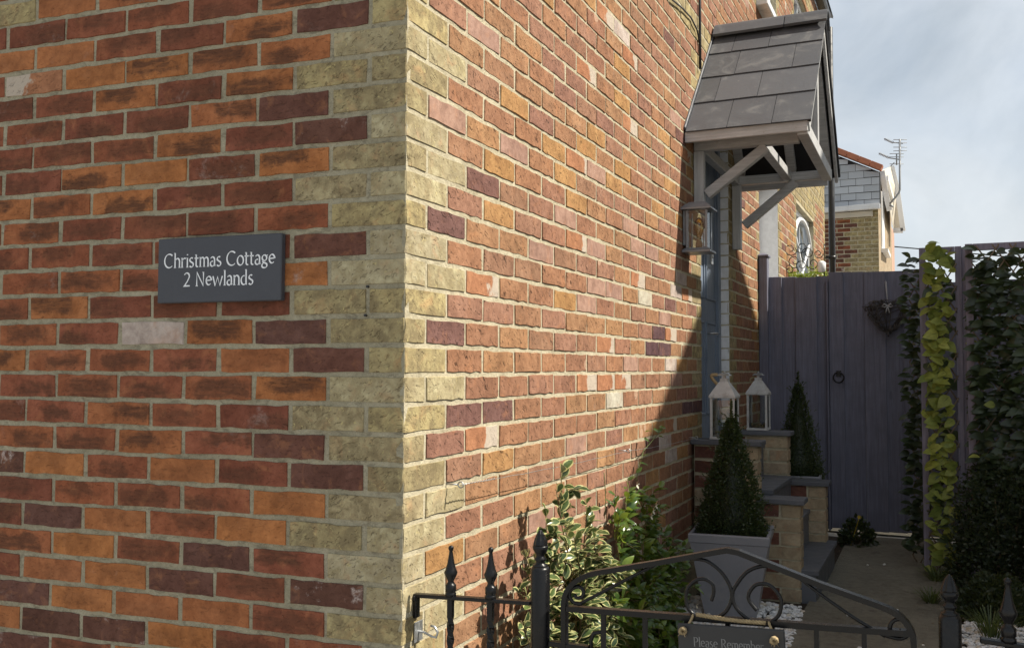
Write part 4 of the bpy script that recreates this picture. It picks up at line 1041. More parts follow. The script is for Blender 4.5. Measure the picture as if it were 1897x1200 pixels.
# ------------------------------------------------------------------ topiary cones in square grey pots
def pot(x, y, z, w, h, label, rz=0):
    t = thing('plant_pot', (x, y, z), label, 'plant pot', 'tapered grey pots'); 
    mb = MB(); Mz = Matrix.Rotation(rz, 3, 'Z'); wb = w*.62; th = .016
    R4 = lambda a, zz: [V((x, y, z+zz))+Mz@V((i*a/2, j*a/2, 0)) for i, j in ((-1, -1), (1, -1), (1, 1), (-1, 1))]
    rings = [R4(wb, 0), R4(w*.955, h-.045), R4(w*.985, h-.040), R4(w, h-.006), R4(w-.008, h), R4(w-2*th, h), R4(w-2*th-.01, h-.05)]
    vs = [p for r in rings for p in r]; fs = [(3, 2, 1, 0)]
    for i in range(len(rings)-1): fs += [(i*4+k, i*4+(k+1) % 4, (i+1)*4+(k+1) % 4, (i+1)*4+k) for k in range(4)]
    mb.add(vs, fs); mb.build('pot_body', M['pot'], t)
    mb = MB(); mb.add(R4(w-2*th-.006, h-.045), [(0, 1, 2, 3)]); mb.build('soil', M['soil'], t)
    return t
def box_cone(x, y, z, r, h, label, n, seed):
    rg_ = random.Random(seed); t = thing('box_topiary', (x, y, z), label, 'topiary', 'clipped box cones')
    mb = MB(); mb.tube([(x, y, z-.05), (x, y, z+h*.8)], [.014, .004], 6); mb.build('trunk', M['bark'], t)
    mb = MB()
    for i in range(n):
        f = rg_.random()**1.75; a = rg_.uniform(0, 2*pi)
        prof = (1-f)**.90*(1-.04*sin(9*f))+.05
        if f < .1: prof *= .86+1.4*f
        rr = r*prof*(1+.20*mnoise.noise(V((cos(a)*2.2, sin(a)*2.2, f*9+seed)))+.10*mnoise.noise(V((cos(a)*6, sin(a)*6, f*26+seed))))
        dep = rg_.random()**2.2*.4; q = rr*(1-dep)+rg_.uniform(-.002, .012)
        c0 = V((x+q*cos(a), y+q*sin(a), z+f*h)); outw = V((cos(a), sin(a), .5+rg_.uniform(-.3, .8))).normalized()
        d = (outw+rv(rg_, .8)).normalized(); s = rg_.uniform(.008, .013); w = d.cross(rv(rg_)).normalized()*s*.42
        mb.add([c0, c0+d*s*.5+w, c0+d*s, c0+d*s*.5-w], [(0, 1, 2, 3)])
    # tufts sticking out of the clipped outline
    for i in range(n//110):
        f = rg_.random()**1.5; a = rg_.uniform(0, 2*pi); q = r*((1-f)**.92+.03)
        c0 = V((x+q*cos(a), y+q*sin(a), z+f*h)); d0 = V((cos(a), sin(a), 1.1)).normalized()
        for k in range(9):
            c1 = c0+d0*.0042*k*(1+(i%3)*.5); d = (d0+rv(rg_, 1.1)).normalized(); s = .011; w = d.cross(rv(rg_)).normalized()*s*.4
            mb.add([c1, c1+d*s*.5+w, c1+d*s, c1+d*s*.5-w], [(0, 1, 2, 3)])
    for k in range(90):                            # leader shoot
        c1 = V((x, y, z+h+k*.0009)); d = (V((0, 0, .6))+rv(rg_, 1)).normalized(); s = .012; w = d.cross(rv(rg_)).normalized()*s*.4
        mb.add([c1, c1+d*s*.5+w, c1+d*s, c1+d*s*.5-w], [(0, 1, 2, 3)])
    mb.build('foliage', M['box'], t, kind='stuff')
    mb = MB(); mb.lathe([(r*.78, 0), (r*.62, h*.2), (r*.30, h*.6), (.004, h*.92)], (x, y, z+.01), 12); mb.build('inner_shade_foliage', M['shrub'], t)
px_, py_ = at(1352, 1135, 'Z', G).x, 2.62
ph = at(1352, 992, 'Y', py_-.19).z-G
pot(.290, py_, G, .375, ph, 'large tapered grey square pot holding the near clipped box cone', .10)
box_cone(.290, py_, G+ph-.03, .168, at(1345, 775, 'Y', py_).z-(G+ph-.03), 'tall clipped box cone in the near grey pot by the brick steps', 15000, 3)
pot(.40, 4.20, G, .28, ZT2+.03-G, 'second grey square pot mostly hidden behind the far flank wall', .05)
box_cone(.40, 4.20, ZT2+.0, .145, at(1470, 712, 'Y', 4.2).z-ZT2, 'smaller clipped box cone in front of purple fence beyond the steps', 9000, 8)

# ------------------------------------------------------------------ purple boundary: post, fence, gate
GY = 5.17
def gp(px, py, y=GY): return at(px, py, 'Y', y)
fen = thing('purple_fence', (gp(1417, 980).x, GY, G), 'purple painted board fence between the wall post and the garden gate', 'fence')
mb = MB(); x0, x1 = .004, .068; zt = gp(1408, 478).z
mb.box(((x0+x1)/2, GY-.02, (G+zt)/2), (x1-x0, .085, zt-G), bev=.004); mb.build('post', M['purple'], fen)
mb = MB(); mb.box(((x0+x1)/2, GY-.02, zt+.008), (x1-x0+.02, .11, .016), bev=.002); mb.frustum(((x0+x1)/2, GY-.02, zt+.016), x1-x0+.015, .02, .016, .10, .03); mb.build('post_cap', M['purple'], fen)
def boards(par, edges, ztop, zbot, y, rngb, drop=None):
    for i in range(len(edges)-1):
        a, b = gp(edges[i], 700).x, gp(edges[i+1], 700).x
        mb = MB(); dz = rngb.uniform(-.006, .006); ov = .008 if edges[i] not in (1562.5, 1513) else .0; mb.box(((a+b)/2+ov/2-(.001 if not ov else 0), y+(i % 2)*.019, (ztop[i]+zbot)/2+dz), (b-a+ov-(.0016 if not ov else 0), .018, ztop[i]-zbot), bev=.0025, M=Matrix.Rotation(rngb.uniform(-.002, .002), 3, 'Y')); mb.build('board', M['purple'], par)
rb = random.Random(4)
ed = [1418, 1448, 1475, 1513, 1538.5]; boards(fen, ed, [gp(e, 513).z for e in ed], G+.03, GY, rb)
mb = MB(); 
for zz in (G+.25, G+.95, gp(1450, 540).z): mb.bar((gp(1418, 700).x, GY+.055, zz), (gp(1536, 700).x, GY+.055, zz), .035, .07)
mb.build('back_rail', M['purple'], fen)
gt = thing('purple_gate', (gp(1630, 980).x, GY, G), 'tall purple boarded garden gate with black ring handle', 'gate')
ed = [1537.5, 1562.5, 1603, 1640.5, 1675, 1712]; boards(gt, ed, [gp(1550, 505).z]*6, G+.045, GY-.002, rb)
mb = MB()
for zz in (G+.3, G+1.0, gp(1450, 540).z): mb.bar((gp(1540, 700).x, GY+.055, zz), (gp(1710, 700).x, GY+.055, zz), .035, .07)
mb.build('back_rail', M['purple'], gt)
q = gp(1554, 692, GY-.014); hd = MB(); hd.box(q, (.035, .008, .045), bev=.003); hd.tube([q, q+V((0, -.03, 0))], .008, 8)
ring = [q+V((.036*sin(a), -.022, -.028-.036*cos(a)+.0)) for a in [2*pi*i/20 for i in range(21)]]; hd.tube(ring, .0055, 8, cap=False); hd.build('ring_handle', M['iron'], gt)
mb = MB(); mb.bar((gp(1534.5, 700).x, GY-.012, G+.03), (gp(1534.5, 700).x, GY-.012, gp(1535, 520).z), .012, .03, up=(0, 1, 0)); mb.build('cover_strip', M['purple'], fen)
fr_ = thing('purple_side_fence', (2.1, GY, G), 'purple board fence continuing behind the leafy trellis panels', 'fence')
xx = gp(1714, 700).x; 
for i in range(14):
    mb = MB(); mb.box((xx+.06, GY+(i % 2)*.019, (G+.6)/2+.03+rb.uniform(-.005, .005)), (.128, .018, .6-G), bev=.0025); mb.build('board', M['purple'], fr_); xx += .12
# wicker heart
hc = gp(1645, 588, GY-.05); ht = thing('wicker_heart', hc, 'grey wicker heart wreath hanging from the purple gate', 'decoration')
hw = (gp(1690, 588).x-gp(1605, 588).x)/2; hhh = hw*.86
def heart(a, k=1.0): return V((16*sin(a)**3/16*hw*k, 0, (13*cos(a)-5*cos(2*a)-2*cos(3*a)-cos(4*a)+2.5)/15.5*hhh*k))
rh = random.Random(2)
for i in range(175):
    a = rh.uniform(0, 2*pi); b = a+rh.uniform(-1.3, 1.3) if i < 125 else rh.uniform(0, 2*pi); k = rh.uniform(.68, 1.02); k2 = rh.uniform(.7, 1.02)
    p = hc+heart(a, k)+V((0, rh.uniform(-.03, .03), 0)); q = hc+heart(b, k2)+V((0, rh.uniform(-.03, .03), 0)); m_ = (p+q)/2+V((0, rh.uniform(-.025, .005), 0))+(p+q-2*hc)*.12
    mb = MB(); mb.tube([p, m_, q], rh.uniform(.0018, .0036), 5); mb.build('twig', M['twig'], ht)
mb = MB(); tp = hc+V((0, -.01, hhh*.62)); hk = gp(1641, 522, GY-.02)
mb.tube([tp, hk+V((.004, -.01, 0)), hk, hk+V((-.004, -.01, 0)), tp], .0025, 6); mb.tube([hk+V((0, .02, 0)), hk+V((0, -.012, .004)), hk+V((0, -.014, .012))], .002, 6)
for s in (-1, 1):
    mb.tube([tp+V((0, -.03, 0)), tp+V((s*.022, -.035, .014)), tp+V((s*.035, -.035, -.004)), tp+V((s*.018, -.035, -.010)), tp+V((0, -.03, 0))], .005, 6); mb.tube([tp+V((0, -.03, 0)), tp+V((s*.012, -.035, -.05))], .004, 6)
mb.build('ribbon', M['ribbon'], ht)

# ------------------------------------------------------------------ leafy trellis panels
YL = [leaf_mesh('leaf', .096, .066, M['yleaf'], 'ov', .35, .12, s) for s in range(5)]
DL = [leaf_mesh('leaf', .088, .050, M['dleaf'], 'ov', .35, .15, s) for s in range(5)]
LDK = leaf_mesh('leaf', .085, .05, M['dleaf'], 'ov', .2, .1, 20)
def trellis(name, label, x0, x1, z0, z1, y, rails=True, seed=1, post=.035):
    t = thing(name, ((x0+x1)/2, y, z0), label, 'trellis', 'leafy trellis panels'); rg_ = random.Random(seed)
    if rails:
        for xx in (x0, x1):
            mb = MB(); mb.box((xx, y, (z0+z1)/2), (post, .03, z1-z0), bev=.002); mb.build('frame_post', M['lilac'], t)
        mb = MB(); mb.box(((x0+x1)/2, y+.001, z1-post/2), (x1-x0-post-.002, .026, post), bev=.002); mb.build('frame_rail', M['lilac'], t)
    n = int((z1-z0+(x1-x0))/.13)
    for sgn in (-1, 1):
        for i in range(n):
            zs = z0-(x1-x0)+i*.13
            a = V((x0+.01, y-.018-.006*sgn, zs)); b = V((x1-.01, y-.018-.006*sgn, zs+(x1-x0)*1.5))
            if sgn < 0: a.x, b.x = b.x, a.x
            if max(a.z, b.z) > z1-.0: 
                d = b-a; tmax = (z1-.01-a.z)/d.z
                if tmax < .1: continue
                b = a+d*min(1, tmax)
            if a.z < z0:
                d = b-a; tmn = (z0-a.z)/d.z
                if tmn > .9: continue
                a = a+d*tmn
            mb = MB(); mb.tube([a, (a+b)/2+V((0, rg_.uniform(-.006, .0), 0)), b], .0042, 5); mb.build('lattice_stick', M['willow'], t)
    return t
RY = 4.02
xA, xB = at(1714, 800, 'Y', RY).x, at(1781, 800, 'Y', RY).x; zTop = at(1745, 458, 'Y', RY).z
tA = trellis('leafy_trellis', 'narrow trellis panel covered in yellow green artificial leaves beside the purple gate', xA, xB, G+.02, zTop, RY, seed=2)
rg_ = random.Random(5); items = []
nrow = 62
for i in range(nrow):
    zz = zTop-.01-(zTop-G-.03)*i/nrow
    for k in range(4):
        xx = xA+.02+(xB-xA-.07)*(k+rg_.random())/4-.01; d = V((-.75*(1 if rg_.random() < .7 else -1), -.45, rg_.uniform(-.9, .45)))
        if zz > zTop-.12: d.z = rg_.uniform(-.2, .8)
        st_ = V((xx+(.03 if d.x < 0 else -.02)+rg_.uniform(-.02, .025), RY-.03-rg_.uniform(0, .07), zz+rg_.uniform(-.03, .03)))
        items.append((orient(st_, d, V((rg_.uniform(-.6, .6), -1, rg_.uniform(.1, 1.1))), rg_.uniform(.50, 1.05), rg_.uniform(-.7, .7)), rg_.choice(YL) if rg_.random() < .86 else LDK))
for i in range(70):                                # gaps between are filled by leaves further in
    zz = rg_.uniform(G+.1, zTop-.05); items.append((orient(V((rg_.uniform(xA+.02, xB-.03), RY+.02, zz)), V((rg_.uniform(-1, 1), .1, rg_.uniform(-1, .4))), V((0, -1, .4)), .9, 0), LDK))
place_leaves(tA, items, 300)
# dark leaved panel seen from its edge, on the path side
xC, xD = at(1684, 800, 'Y', RY+.25).x, at(1706, 800, 'Y', RY+.25).x; zT2 = at(1695, 478, 'Y', RY+.25).z
tB = trellis('leafy_trellis', 'dark green leafy trellis edge between purple gate and yellow leaved panel', xC, xD+.02, G+.02, zT2, RY+.25, rails=False, seed=3)
items = []
for i in range(280):
    zz = zT2-(zT2-G-.06)*i/280; d = V((rg_.choice((-.8, -.8, .5)), -.5, rg_.uniform(-.5, .45)))
    items.append((orient(V((rg_.uniform(xC, xD+.03), RY+.25-rg_.uniform(.02, .07), zz)), d, V((rg_.uniform(-.4, .4), -1, .9)), rg_.uniform(.6, .95), rg_.uniform(-.5, .5)), rg_.choice(DL)))
place_leaves(tB, items, 300)
mb = MB(); xm = at(1784.5, 800, 'Y', RY).x; zz_ = at(1786, 458, 'Y', RY).z
mb.box((xm+.022, RY+.02, (G+zz_)/2), (.032, .05, zz_-G), bev=.003)
tag(mb.build('fence_post', M['lilac']), 'slim lilac timber post standing between the yellow and the dark trellis panels', 'post')
YB = 3.86; xE = at(1801, 800, 'Y', YB).x; zT3 = at(1801, 452, 'Y', YB).z
tC = trellis('leafy_trellis', 'wide lilac framed trellis panel full of dark green leaves at right edge', xE, xE+.95, G+.02, zT3, YB, seed=4, post=.038)
items = []
for i in range(2600):
    u = rg_.random(); xx = xE+.0+.9*rg_.random()**1.3; zz = zT3-.03-(zT3-G-.15)*rg_.random()
    if zz > zT3-.10 and rg_.random() < .6: continue
    d = V((rg_.choice((-.9, -.7, .7)), -.35, rg_.uniform(-.6, .3)))
    items.append((orient(V((xx+.03, YB+.05-rg_.uniform(0, .15), zz)), d, V((rg_.uniform(-.5, .4), -1, .8)), rg_.uniform(.6, 1.05), rg_.uniform(-.6, .6)), rg_.choice(DL) if rg_.random() < .99 else YL[0]))
place_leaves(tC, items, 300)

# ------------------------------------------------------------------ bushes, grass and pebbles
def bush(name, label, c, rx, ry, h, n, s, mat, seed, stem=True, up=.4, hollow=.55, cat='bush'):
    t = thing(name, c, label, cat); rg_ = random.Random(seed); mb = MB(); c = V(c)
    for i in range(n):
        a = rg_.uniform(0, 2*pi); e_ = math.asin(rg_.random()); k = hollow+(1-hollow)*rg_.random()**.6
        k *= 1+.22*mnoise.noise(V((cos(a)*1.7+seed, sin(a)*1.7, e_*2)))
        p = c+V((rx*cos(a)*cos(e_)*k, ry*sin(a)*cos(e_)*k, h*sin(e_)*k)); d = (V((cos(a)*.7, sin(a)*.7, up))+rv(rg_, .9)).normalized()
        q = s*rg_.uniform(.6, 1.2); w = d.cross(rv(rg_)).normalized()*q*.3
        mb.add([p, p+d*q*.5+w, p+d*q, p+d*q*.5-w], [(0, 1, 2, 3)])
    mb.build('foliage', M[mat], t, kind='stuff')
    mb = MB()
    for i in range(7):
        a = 2*pi*i/7; mb.tube([c, c+V((rx*.35*cos(a), ry*.35*sin(a), h*.4)), c+V((rx*.6*cos(a), ry*.6*sin(a), h*.7))], [.006, .004, .002], 5)
    mb.build('stems', M['bark'], t); return t
bush('dark_shrub', 'dark small leaved shrub below the wide trellis panel behind the white pebbles', (1.52, 3.80, G), .27, .17, .72, 9000, .026, 'shrub', 5)
bush('dark_shrub', 'low dark shrub tucked against the wide trellis panel at the right edge', (1.92, 3.62, G), .32, .2, .85, 8000, .028, 'shrub', 6)
bush('heather_dome', 'round dark heather dome on the white pebbles at the right edge', tuple(at(1845, 1148, 'Z', G)), .17, .17, .20, 9000, .022, 'shrub', 7, up=1.0, hollow=.75)
bush('weed_clump', 'leafy weed clump at foot of purple fence beside the far flank wall', (.70, 4.80, G), .11, .14, .18, 420, .045, 'dleaf', 8)
mb = MB(); q = at(1592, 957, 'Y', 4.7); mb.tube([V((q.x-.06, 4.7, G)), q], .0015, 5)
for k in range(6):
    a = pi*k/3; mb.add([q, q+V((.012*cos(a-.4), -.004, .012*sin(a-.4))), q+V((.013*cos(a), -.006, .013*sin(a))), q+V((.010*cos(a+.4), -.004, .010*sin(a+.4)))], [(0, 1, 2, 3)])
tag(mb.build('yellow_flower', M['yflower']), 'single small yellow poppy flower in front of the purple gate', 'flower')
def tuft(label, c, n, h, spread, seed):
    t = MB(); rg_ = random.Random(seed); c = V(c)
    for i in range(n):
        a = rg_.uniform(0, 2*pi); r = rg_.uniform(0, spread*.3); L = h*rg_.uniform(.6, 1.1); o0 = c+V((r*cos(a), r*sin(a), 0)); d = V((cos(a), sin(a), 0)); w = V((-sin(a), cos(a), 0))*.0028; sp = spread*rg_.uniform(.4, 1.2)
        p1_ = o0+d*sp*.35+V((0, 0, L*.6)); p2_ = o0+d*sp*.8+V((0, 0, L*.95)); p3_ = o0+d*sp*1.15+V((0, 0, L*.9))
        t.add([o0-w, o0+w, p1_+w, p1_-w, p2_+w*.7, p2_-w*.7, p3_], [(0, 1, 2, 3), (3, 2, 4, 5), (5, 4, 6)])
    return tag(t.build('grass_tuft', M['grass']), label, 'grass')
tuft('spiky grass tuft in the white pebbles left of the far right finial', at(1835, 1185, 'Z', G), 70, .13, .12, 3)
tuft('small grass tuft at the path edge behind the right gate post', at(1725, 1120, 'Z', G), 60, .08, .09, 4)
tuft('low grass at the path edge below the yellow leaved trellis', at(1735, 1078, 'Z', G), 60, .08, .12, 5)
def pebbles(name, poly, n, rmin, rmax, seed, zj=.018, tagk=True):
    rg_ = random.Random(seed); mb = MB(); xs = [p[0] for p in poly]; ys = [p[1] for p in poly]
    def inside(x, y):
        c_ = False; j = len(poly)-1
        for i in range(len(poly)):
            if (poly[i][1] > y) != (poly[j][1] > y) and x < (poly[j][0]-poly[i][0])*(y-poly[i][1])/(poly[j][1]-poly[i][1])+poly[i][0]: c_ = not c_
            j = i
        return c_
    k = 0
    while k < n:
        x = rg_.uniform(min(xs), max(xs)); y = rg_.uniform(min(ys), max(ys))
        if not inside(x, y): continue
        k += 1; r = rg_.uniform(rmin, rmax); c = V((x, y, G+rg_.uniform(0, zj))); Mr = Matrix.Rotation(rg_.uniform(0, 6), 3, 'Z')@Matrix.Rotation(rg_.uniform(-.8, .8), 3, 'X')
        vs = []
        for d in ((1, 0, 0), (-1, 0, 0), (0, 1, 0), (0, -1, 0), (0, 0, 1), (0, 0, -1), (.62, .62, .45), (-.62, .62, .45), (-.62, -.62, .45), (.62, -.62, .45), (.62, .62, -.45), (-.62, .62, -.45), (-.62, -.62, -.45), (.62, -.62, -.45)):
            q = V(d)*r*rg_.uniform(.8, 1.1); vs.append(c+Mr@V((q.x*1.25, q.y, q.z*.72)))
        F = []
        for top, rg4 in ((4, (6, 7, 8, 9)), (5, (10, 11, 12, 13))):
            for i in range(4): a, b = rg4[i], rg4[(i+1) % 4]; F.append((top, a, b) if top == 4 else (top, b, a))
        eq = [(0, 9, 6), (0, 6, 10), (0, 10, 13), (0, 13, 9), (2, 6, 7), (2, 7, 11), (2, 11, 10), (2, 10, 6), (1, 7, 8), (1, 8, 12), (1, 12, 11), (1, 11, 7), (3, 8, 9), (3, 9, 13), (3, 13, 12), (3, 12, 8)]
        mb.add(vs, F+eq, 0, smooth=False)
    o = mb.build(name, M['pebble']); return o
tag(pebbles('white_pebbles', [(.05, .3), (.62, .3), (.62, 2.2), (.60, 2.85), (.05, 2.9)], 5200, .008, .017, 1), 'white pebbles on the bed round the pot by the brick steps', 'pebbles', kind='stuff')
tag(pebbles('white_pebbles', [(1.23, .3), (1.9, .3), (2.0, 3.0), (1.3, 3.0)], 6500, .008, .017, 2), 'white pebbles on the bed right of the path', 'pebbles', kind='stuff')
rp_ = random.Random(9)
mb = MB()
strays = pebbles('stray_pebbles', [(.68, .6), (1.2, .6), (1.2, 4.6), (.8, 4.6)], 22, .004, .010, 3, .004); strays.location.z += .014
tag(strays, 'scattered small stones lying on the concrete path', 'stones', kind='stuff')

lf = random.Random(12); mb = MB()
for i in range(150):
    x = lf.uniform(.62, 1.22) if i < 60 else lf.choice((lf.gauss(.63, .03), lf.gauss(1.2, .04))); y = lf.uniform(.5, 5.0); c0 = V((x, y, G+.0145)); a = lf.uniform(0, 6.3); d = V((cos(a), sin(a), lf.uniform(0, .3)))*lf.uniform(.006, .016); w = V((-d.y, d.x, 0))*.35
    mb.add([c0, c0+d*.5+w, c0+d, c0+d*.5-w], [(0, 1, 2, 3)])
tag(mb.build('leaf_litter', M['bark']), 'small dry leaf litter scattered along the edges of the path', 'litter', kind='stuff')
# ------------------------------------------------------------------ black iron railings and gate
IY = .06
def ip(px, py, y=IY): return at(px, py, 'Y', y)
def scroll(c, r0, turns, a0, ccw=1, n=40, tight=.75, pl_=None):
    return [V((c[0]+(r0*(1-tight*i/n))*cos(a0+ccw*turns*2*pi*i/n), IY, c[1]+(r0*(1-tight*i/n))*sin(a0+ccw*turns*2*pi*i/n))) for i in range(n+1)]
spear = [(.0165, -.002), (.0165, .010), (.0135, .012), (.0165, .016), (.0165, .040), (.013, .043), (.009, .052), (.010, .056), (.018, .075), (.0205, .086), (.016, .098), (.011, .12), (.0065, .152), (.0052, .166), (.0072, .171), (.0085, .178), (.0062, .184), (.001, .187)]
def finial_spear(mb, c, k=1.0): mb.lathe([(r*.84, z*.66) for r, z in spear], c, 10, smooth=True)
def railing(name, label, p_l, p_r, xs, extra=None):
    t = thing(name, V(((p_l.x+p_r.x)/2, IY, G)), label, 'railing')
    mb = MB(); mb.bar(p_l, p_r, .022, .009); mb.build('top_rail', M['iron'], t)
    mb = MB(); mb.bar(V((p_l.x, IY, G+.10)), V((p_r.x, IY, G+.10)), .022, .009); mb.build('bottom_rail', M['iron'], t)
    for px in xs:
        x = px; f = (x-p_l.x)/(p_r.x-p_l.x); z = p_l.z+(p_r.z-p_l.z)*f-.0045
        mb = MB(); vs = []; n = 60; a = .0068
        for i in range(n+1):
            zz = z-(z-G-.105)*i/n; tw = 0 if i < 5 else (i-5)*.42
            if i > n-5: tw = (n-10)*.42
            for k in range(4): an = tw+pi/4+k*pi/2; vs.append(V((x+a*1.414*cos(an), IY+a*1.414*sin(an), zz)))
        mb.add(vs, [(i*4+k, i*4+(k+1) % 4, (i+1)*4+(k+1) % 4, (i+1)*4+k) for i in range(n) for k in range(4)]); mb.build('twisted_bar', M['iron'], t)
        mb = MB(); finial_spear(mb, (x, IY, z+.0095), 1.0); mb.build('spear_finial', M['iron'], t)
    return t
L0 = ip(764, 1101); R0 = ip(985, 1116)
rl = railing('iron_railing', 'short black iron railing with two spear finials fixed to the yellow corner', L0, R0, [ip(835, 1100).x, ip(909, 1108).x])
mb = MB(); mb.box((L0.x+.012, IY, L0.z-.028), (.010, .022, .055), bev=.002); mb.box((L0.x+.004, IY, L0.z-.006), (.024, .028, .018), bev=.004); mb.build('wall_lug', M['iron'], rl)
acorn = [(.030, 0), (.030, .006), (.020, .012), (.017, .020), (.024, .027), (.024, .032), (.017, .038), (.016, .046), (.024, .055), (.030, .068), (.031, .078), (.028, .082), (.029, .086), (.024, .104), (.015, .126), (.007, .138), (.002, .142)]
def gpost(px, pytop, r, label):
    p = ip(px, pytop); t = thing('gate_post', (p.x, IY, G), label, 'gate post', 'black iron gate posts')
    mb = MB(); mb.lathe([(r, G), (r, p.z-.008), (r-.004, p.z)], (p.x, IY, 0), 20); mb.build('post', M['iron'], t)
    k = r/.030*.80
    mb = MB()
    mb.lathe([(a*k, b*k*1.0) for a, b in acorn[:12]], (p.x, IY, p.z-.001), 16); mb.lathe([(a*k, b*k) for a, b in acorn[11:]], (p.x, IY, p.z-.001), 20, flute=.10, smooth=False)
    mb.build('acorn_finial', M['iron'], t); return t
rP = (ip(1018, 1060).x-ip(985, 1060).x)/2
gpost(1001, 1048, rP, 'round black iron gate post with fluted acorn finial in front of variegated shrub')
rP2 = (ip(1781, 1150).x-ip(1738, 1150).x)/2
gpost(1759.5, 1137, rP2, 'round black iron gate post with fluted acorn finial at right of gate on the pebbles')
r2 = railing('iron_railing', 'black iron railing piece with spear finial at the bottom right corner', V((1.285, IY, ip(1868, 1190).z)), V((1.75, IY, ip(1868, 1190).z-.02)), [ip(1868, 1150).x, ip(1868, 1150).x+.1, ip(1868, 1150).x+.2])
# gate
gx = lambda px: ip(px, 1100).x
gate = thing('garden_gate', (gx(1370), IY, G), 'low black wrought iron garden gate with arched top and scrolls', 'gate')
def gz(px, py): p = ip(px, py); return V((p.x, IY, p.z))
def iron(name, pts, r, n=8):
    mb = MB(); mb.tube([V(p) for p in pts], r, n); return mb.build(name, M['iron'], gate)
# outer frame: left stile, curved shoulder, rise to the peak, fall, right shoulder, right stile
def frame_bar(name, pts, w=.020, h=.010):
    """flat bar following a path in the gate plane"""
    mb = MB(); N = len(pts); vs = []
    for i in range(N):
        a = pts[max(i-1, 0)]; b = pts[min(i+1, N-1)]; d = (b-a).normalized(); n_ = V((-d.z, 0, d.x))
        for sy, sn_ in ((-1, -1), (1, -1), (1, 1), (-1, 1)): vs.append(pts[i]+V((0, sy*w/2, 0))+n_*sn_*h/2)
    mb.add(vs, [(i*4+k, i*4+(k+1) % 4, (i+1)*4+(k+1) % 4, (i+1)*4+k) for i in range(N-1) for k in range(4)]+[(3, 2, 1, 0), ((N-1)*4, (N-1)*4+1, (N-1)*4+2, (N-1)*4+3)])
    return mb.build(name, M['iron'], gate)
def bez(a, b, c, n=8): return [a*(1-i/n)**2+b*2*(i/n)*(1-i/n)+c*(i/n)**2 for i in range(n+1)]
la = gz(1046, 1125); lb_ = gz(1046, 1108); pk = gz(1345, 1019)
path = [V((gx(1046), IY, G+.06)), la]+bez(gz(1046, 1115), gz(1050, 1072), gz(1105, 1060))+[gz(1220, 1041), gz(1330, 1021), gz(1348, 1018), gz(1368, 1022), gz(1520, 1082), gz(1630, 1121)]+bez(gz(1640, 1125), gz(1690, 1145), gz(1693, 1190))+[V((gx(1693), IY, G+.06))]
frame_bar('gate_frame', path, .022, .0115)
mid0, mid1 = gz(1051, 1126), gz(1688, 1172)
frame_bar('mid_rail', [mid0, gz(1370, 1149), mid1], .020, .0125)
frame_bar('bottom_rail', [V((gx(1050), IY, G+.11)), V((gx(1690), IY, G+.11))], .020, .012)
for px in (1118, 1195, 1272, 1348, 1430, 1512, 1600):
    f = (px-1051)/(1688-1051); zt = (mid0.z+(mid1.z-mid0.z)*f)-.006
    mb = MB(); mb.box((gx(px), IY, (zt+G+.116)/2), (.010, .010, zt-G-.116)); mb.build('upright', M['iron'], gate)
# scrollwork measured on the photograph, laid in the gate plane
def curve(pts, n=6):
    out_ = []; P_ = [pts[0]]+pts+[pts[-1]]
    for i in range(1, len(P_)-2):
        for k in range(n):
            t_ = k/n; a, b, c, d = P_[i-1], P_[i], P_[i+1], P_[i+2]
            out_.append(.5*((2*b)+(c-a)*t_+(2*a-5*b+4*c-d)*t_*t_+(3*b-a-3*c+d)*t_**3))
    return out_+[pts[-1]]
G_ = lambda lst: curve([gz(x, y) for x, y in lst])
iron('scroll', G_([(1282, 1034), (1310, 1039), (1335, 1058), (1350, 1080), (1356, 1100), (1352, 1120), (1338, 1138), (1312, 1145), (1285, 1137), (1272, 1118), (1273, 1092), (1288, 1075), (1305, 1072), (1320, 1082), (1322, 1098), (1318, 1112)]), .0042)
iron('scroll', G_([(1440, 1051), (1412, 1048), (1385, 1058), (1366, 1080), (1357, 1100), (1362, 1122), (1378, 1140), (1402, 1153), (1425, 1152), (1443, 1138), (1447, 1112), (1436, 1092), (1420, 1081), (1400, 1083), (1388, 1098), (1388, 1112), (1402, 1130)]), .0042)
iron('scroll', G_([(1078, 1118), (1064, 1116), (1055, 1104), (1058, 1092), (1070, 1086), (1080, 1092), (1080, 1103), (1070, 1107), (1064, 1101)]), .0045)
iron('scroll', G_([(1640, 1176), (1668, 1182), (1685, 1172), (1682, 1155), (1666, 1146), (1652, 1152), (1649, 1166), (1660, 1172), (1670, 1166)]), .0045)
iron('stay_rod', G_([(1074, 1118), (1150, 1078), (1215, 1045), (1240, 1038)]), .0038)
iron('stay_rod', G_([(1478, 1068), (1520, 1100), (1580, 1142), (1640, 1178)]), .0038)
iron('latch', [gz(1115, 1170), gz(1100, 1172), gz(1095, 1185), gz(1095, 1215)], .005)
mb = MB(); mb.bar(V((gx(1018), IY, gz(1030, 1192).z)), V((gx(1092), IY, gz(1030, 1192).z)), .02, .012); mb.build('latch_bar', M['iron'], gate)
# wall hook plate at the foot of the corner
hp = at(775, 1168, 'X', .004); hk_ = thing('gate_hook', hp, 'galvanised hook on a screwed plate low on the yellow corner bricks', 'hook')
mb = MB(); mb.box(hp, (.003, .04, .05), bev=.0008); mb.build('plate', M['steel'], hk_)
def hx(px, py): return at(px, py, 'Y', hp.y)
mb = MB(); mb.tube([hx(770, 1168), hx(785, 1170), hx(800, 1178), hx(808, 1180), hx(811, 1170), hx(805, 1160), hx(798, 1158)], .0033, 8); mb.build('hook', M['steel'], hk_)
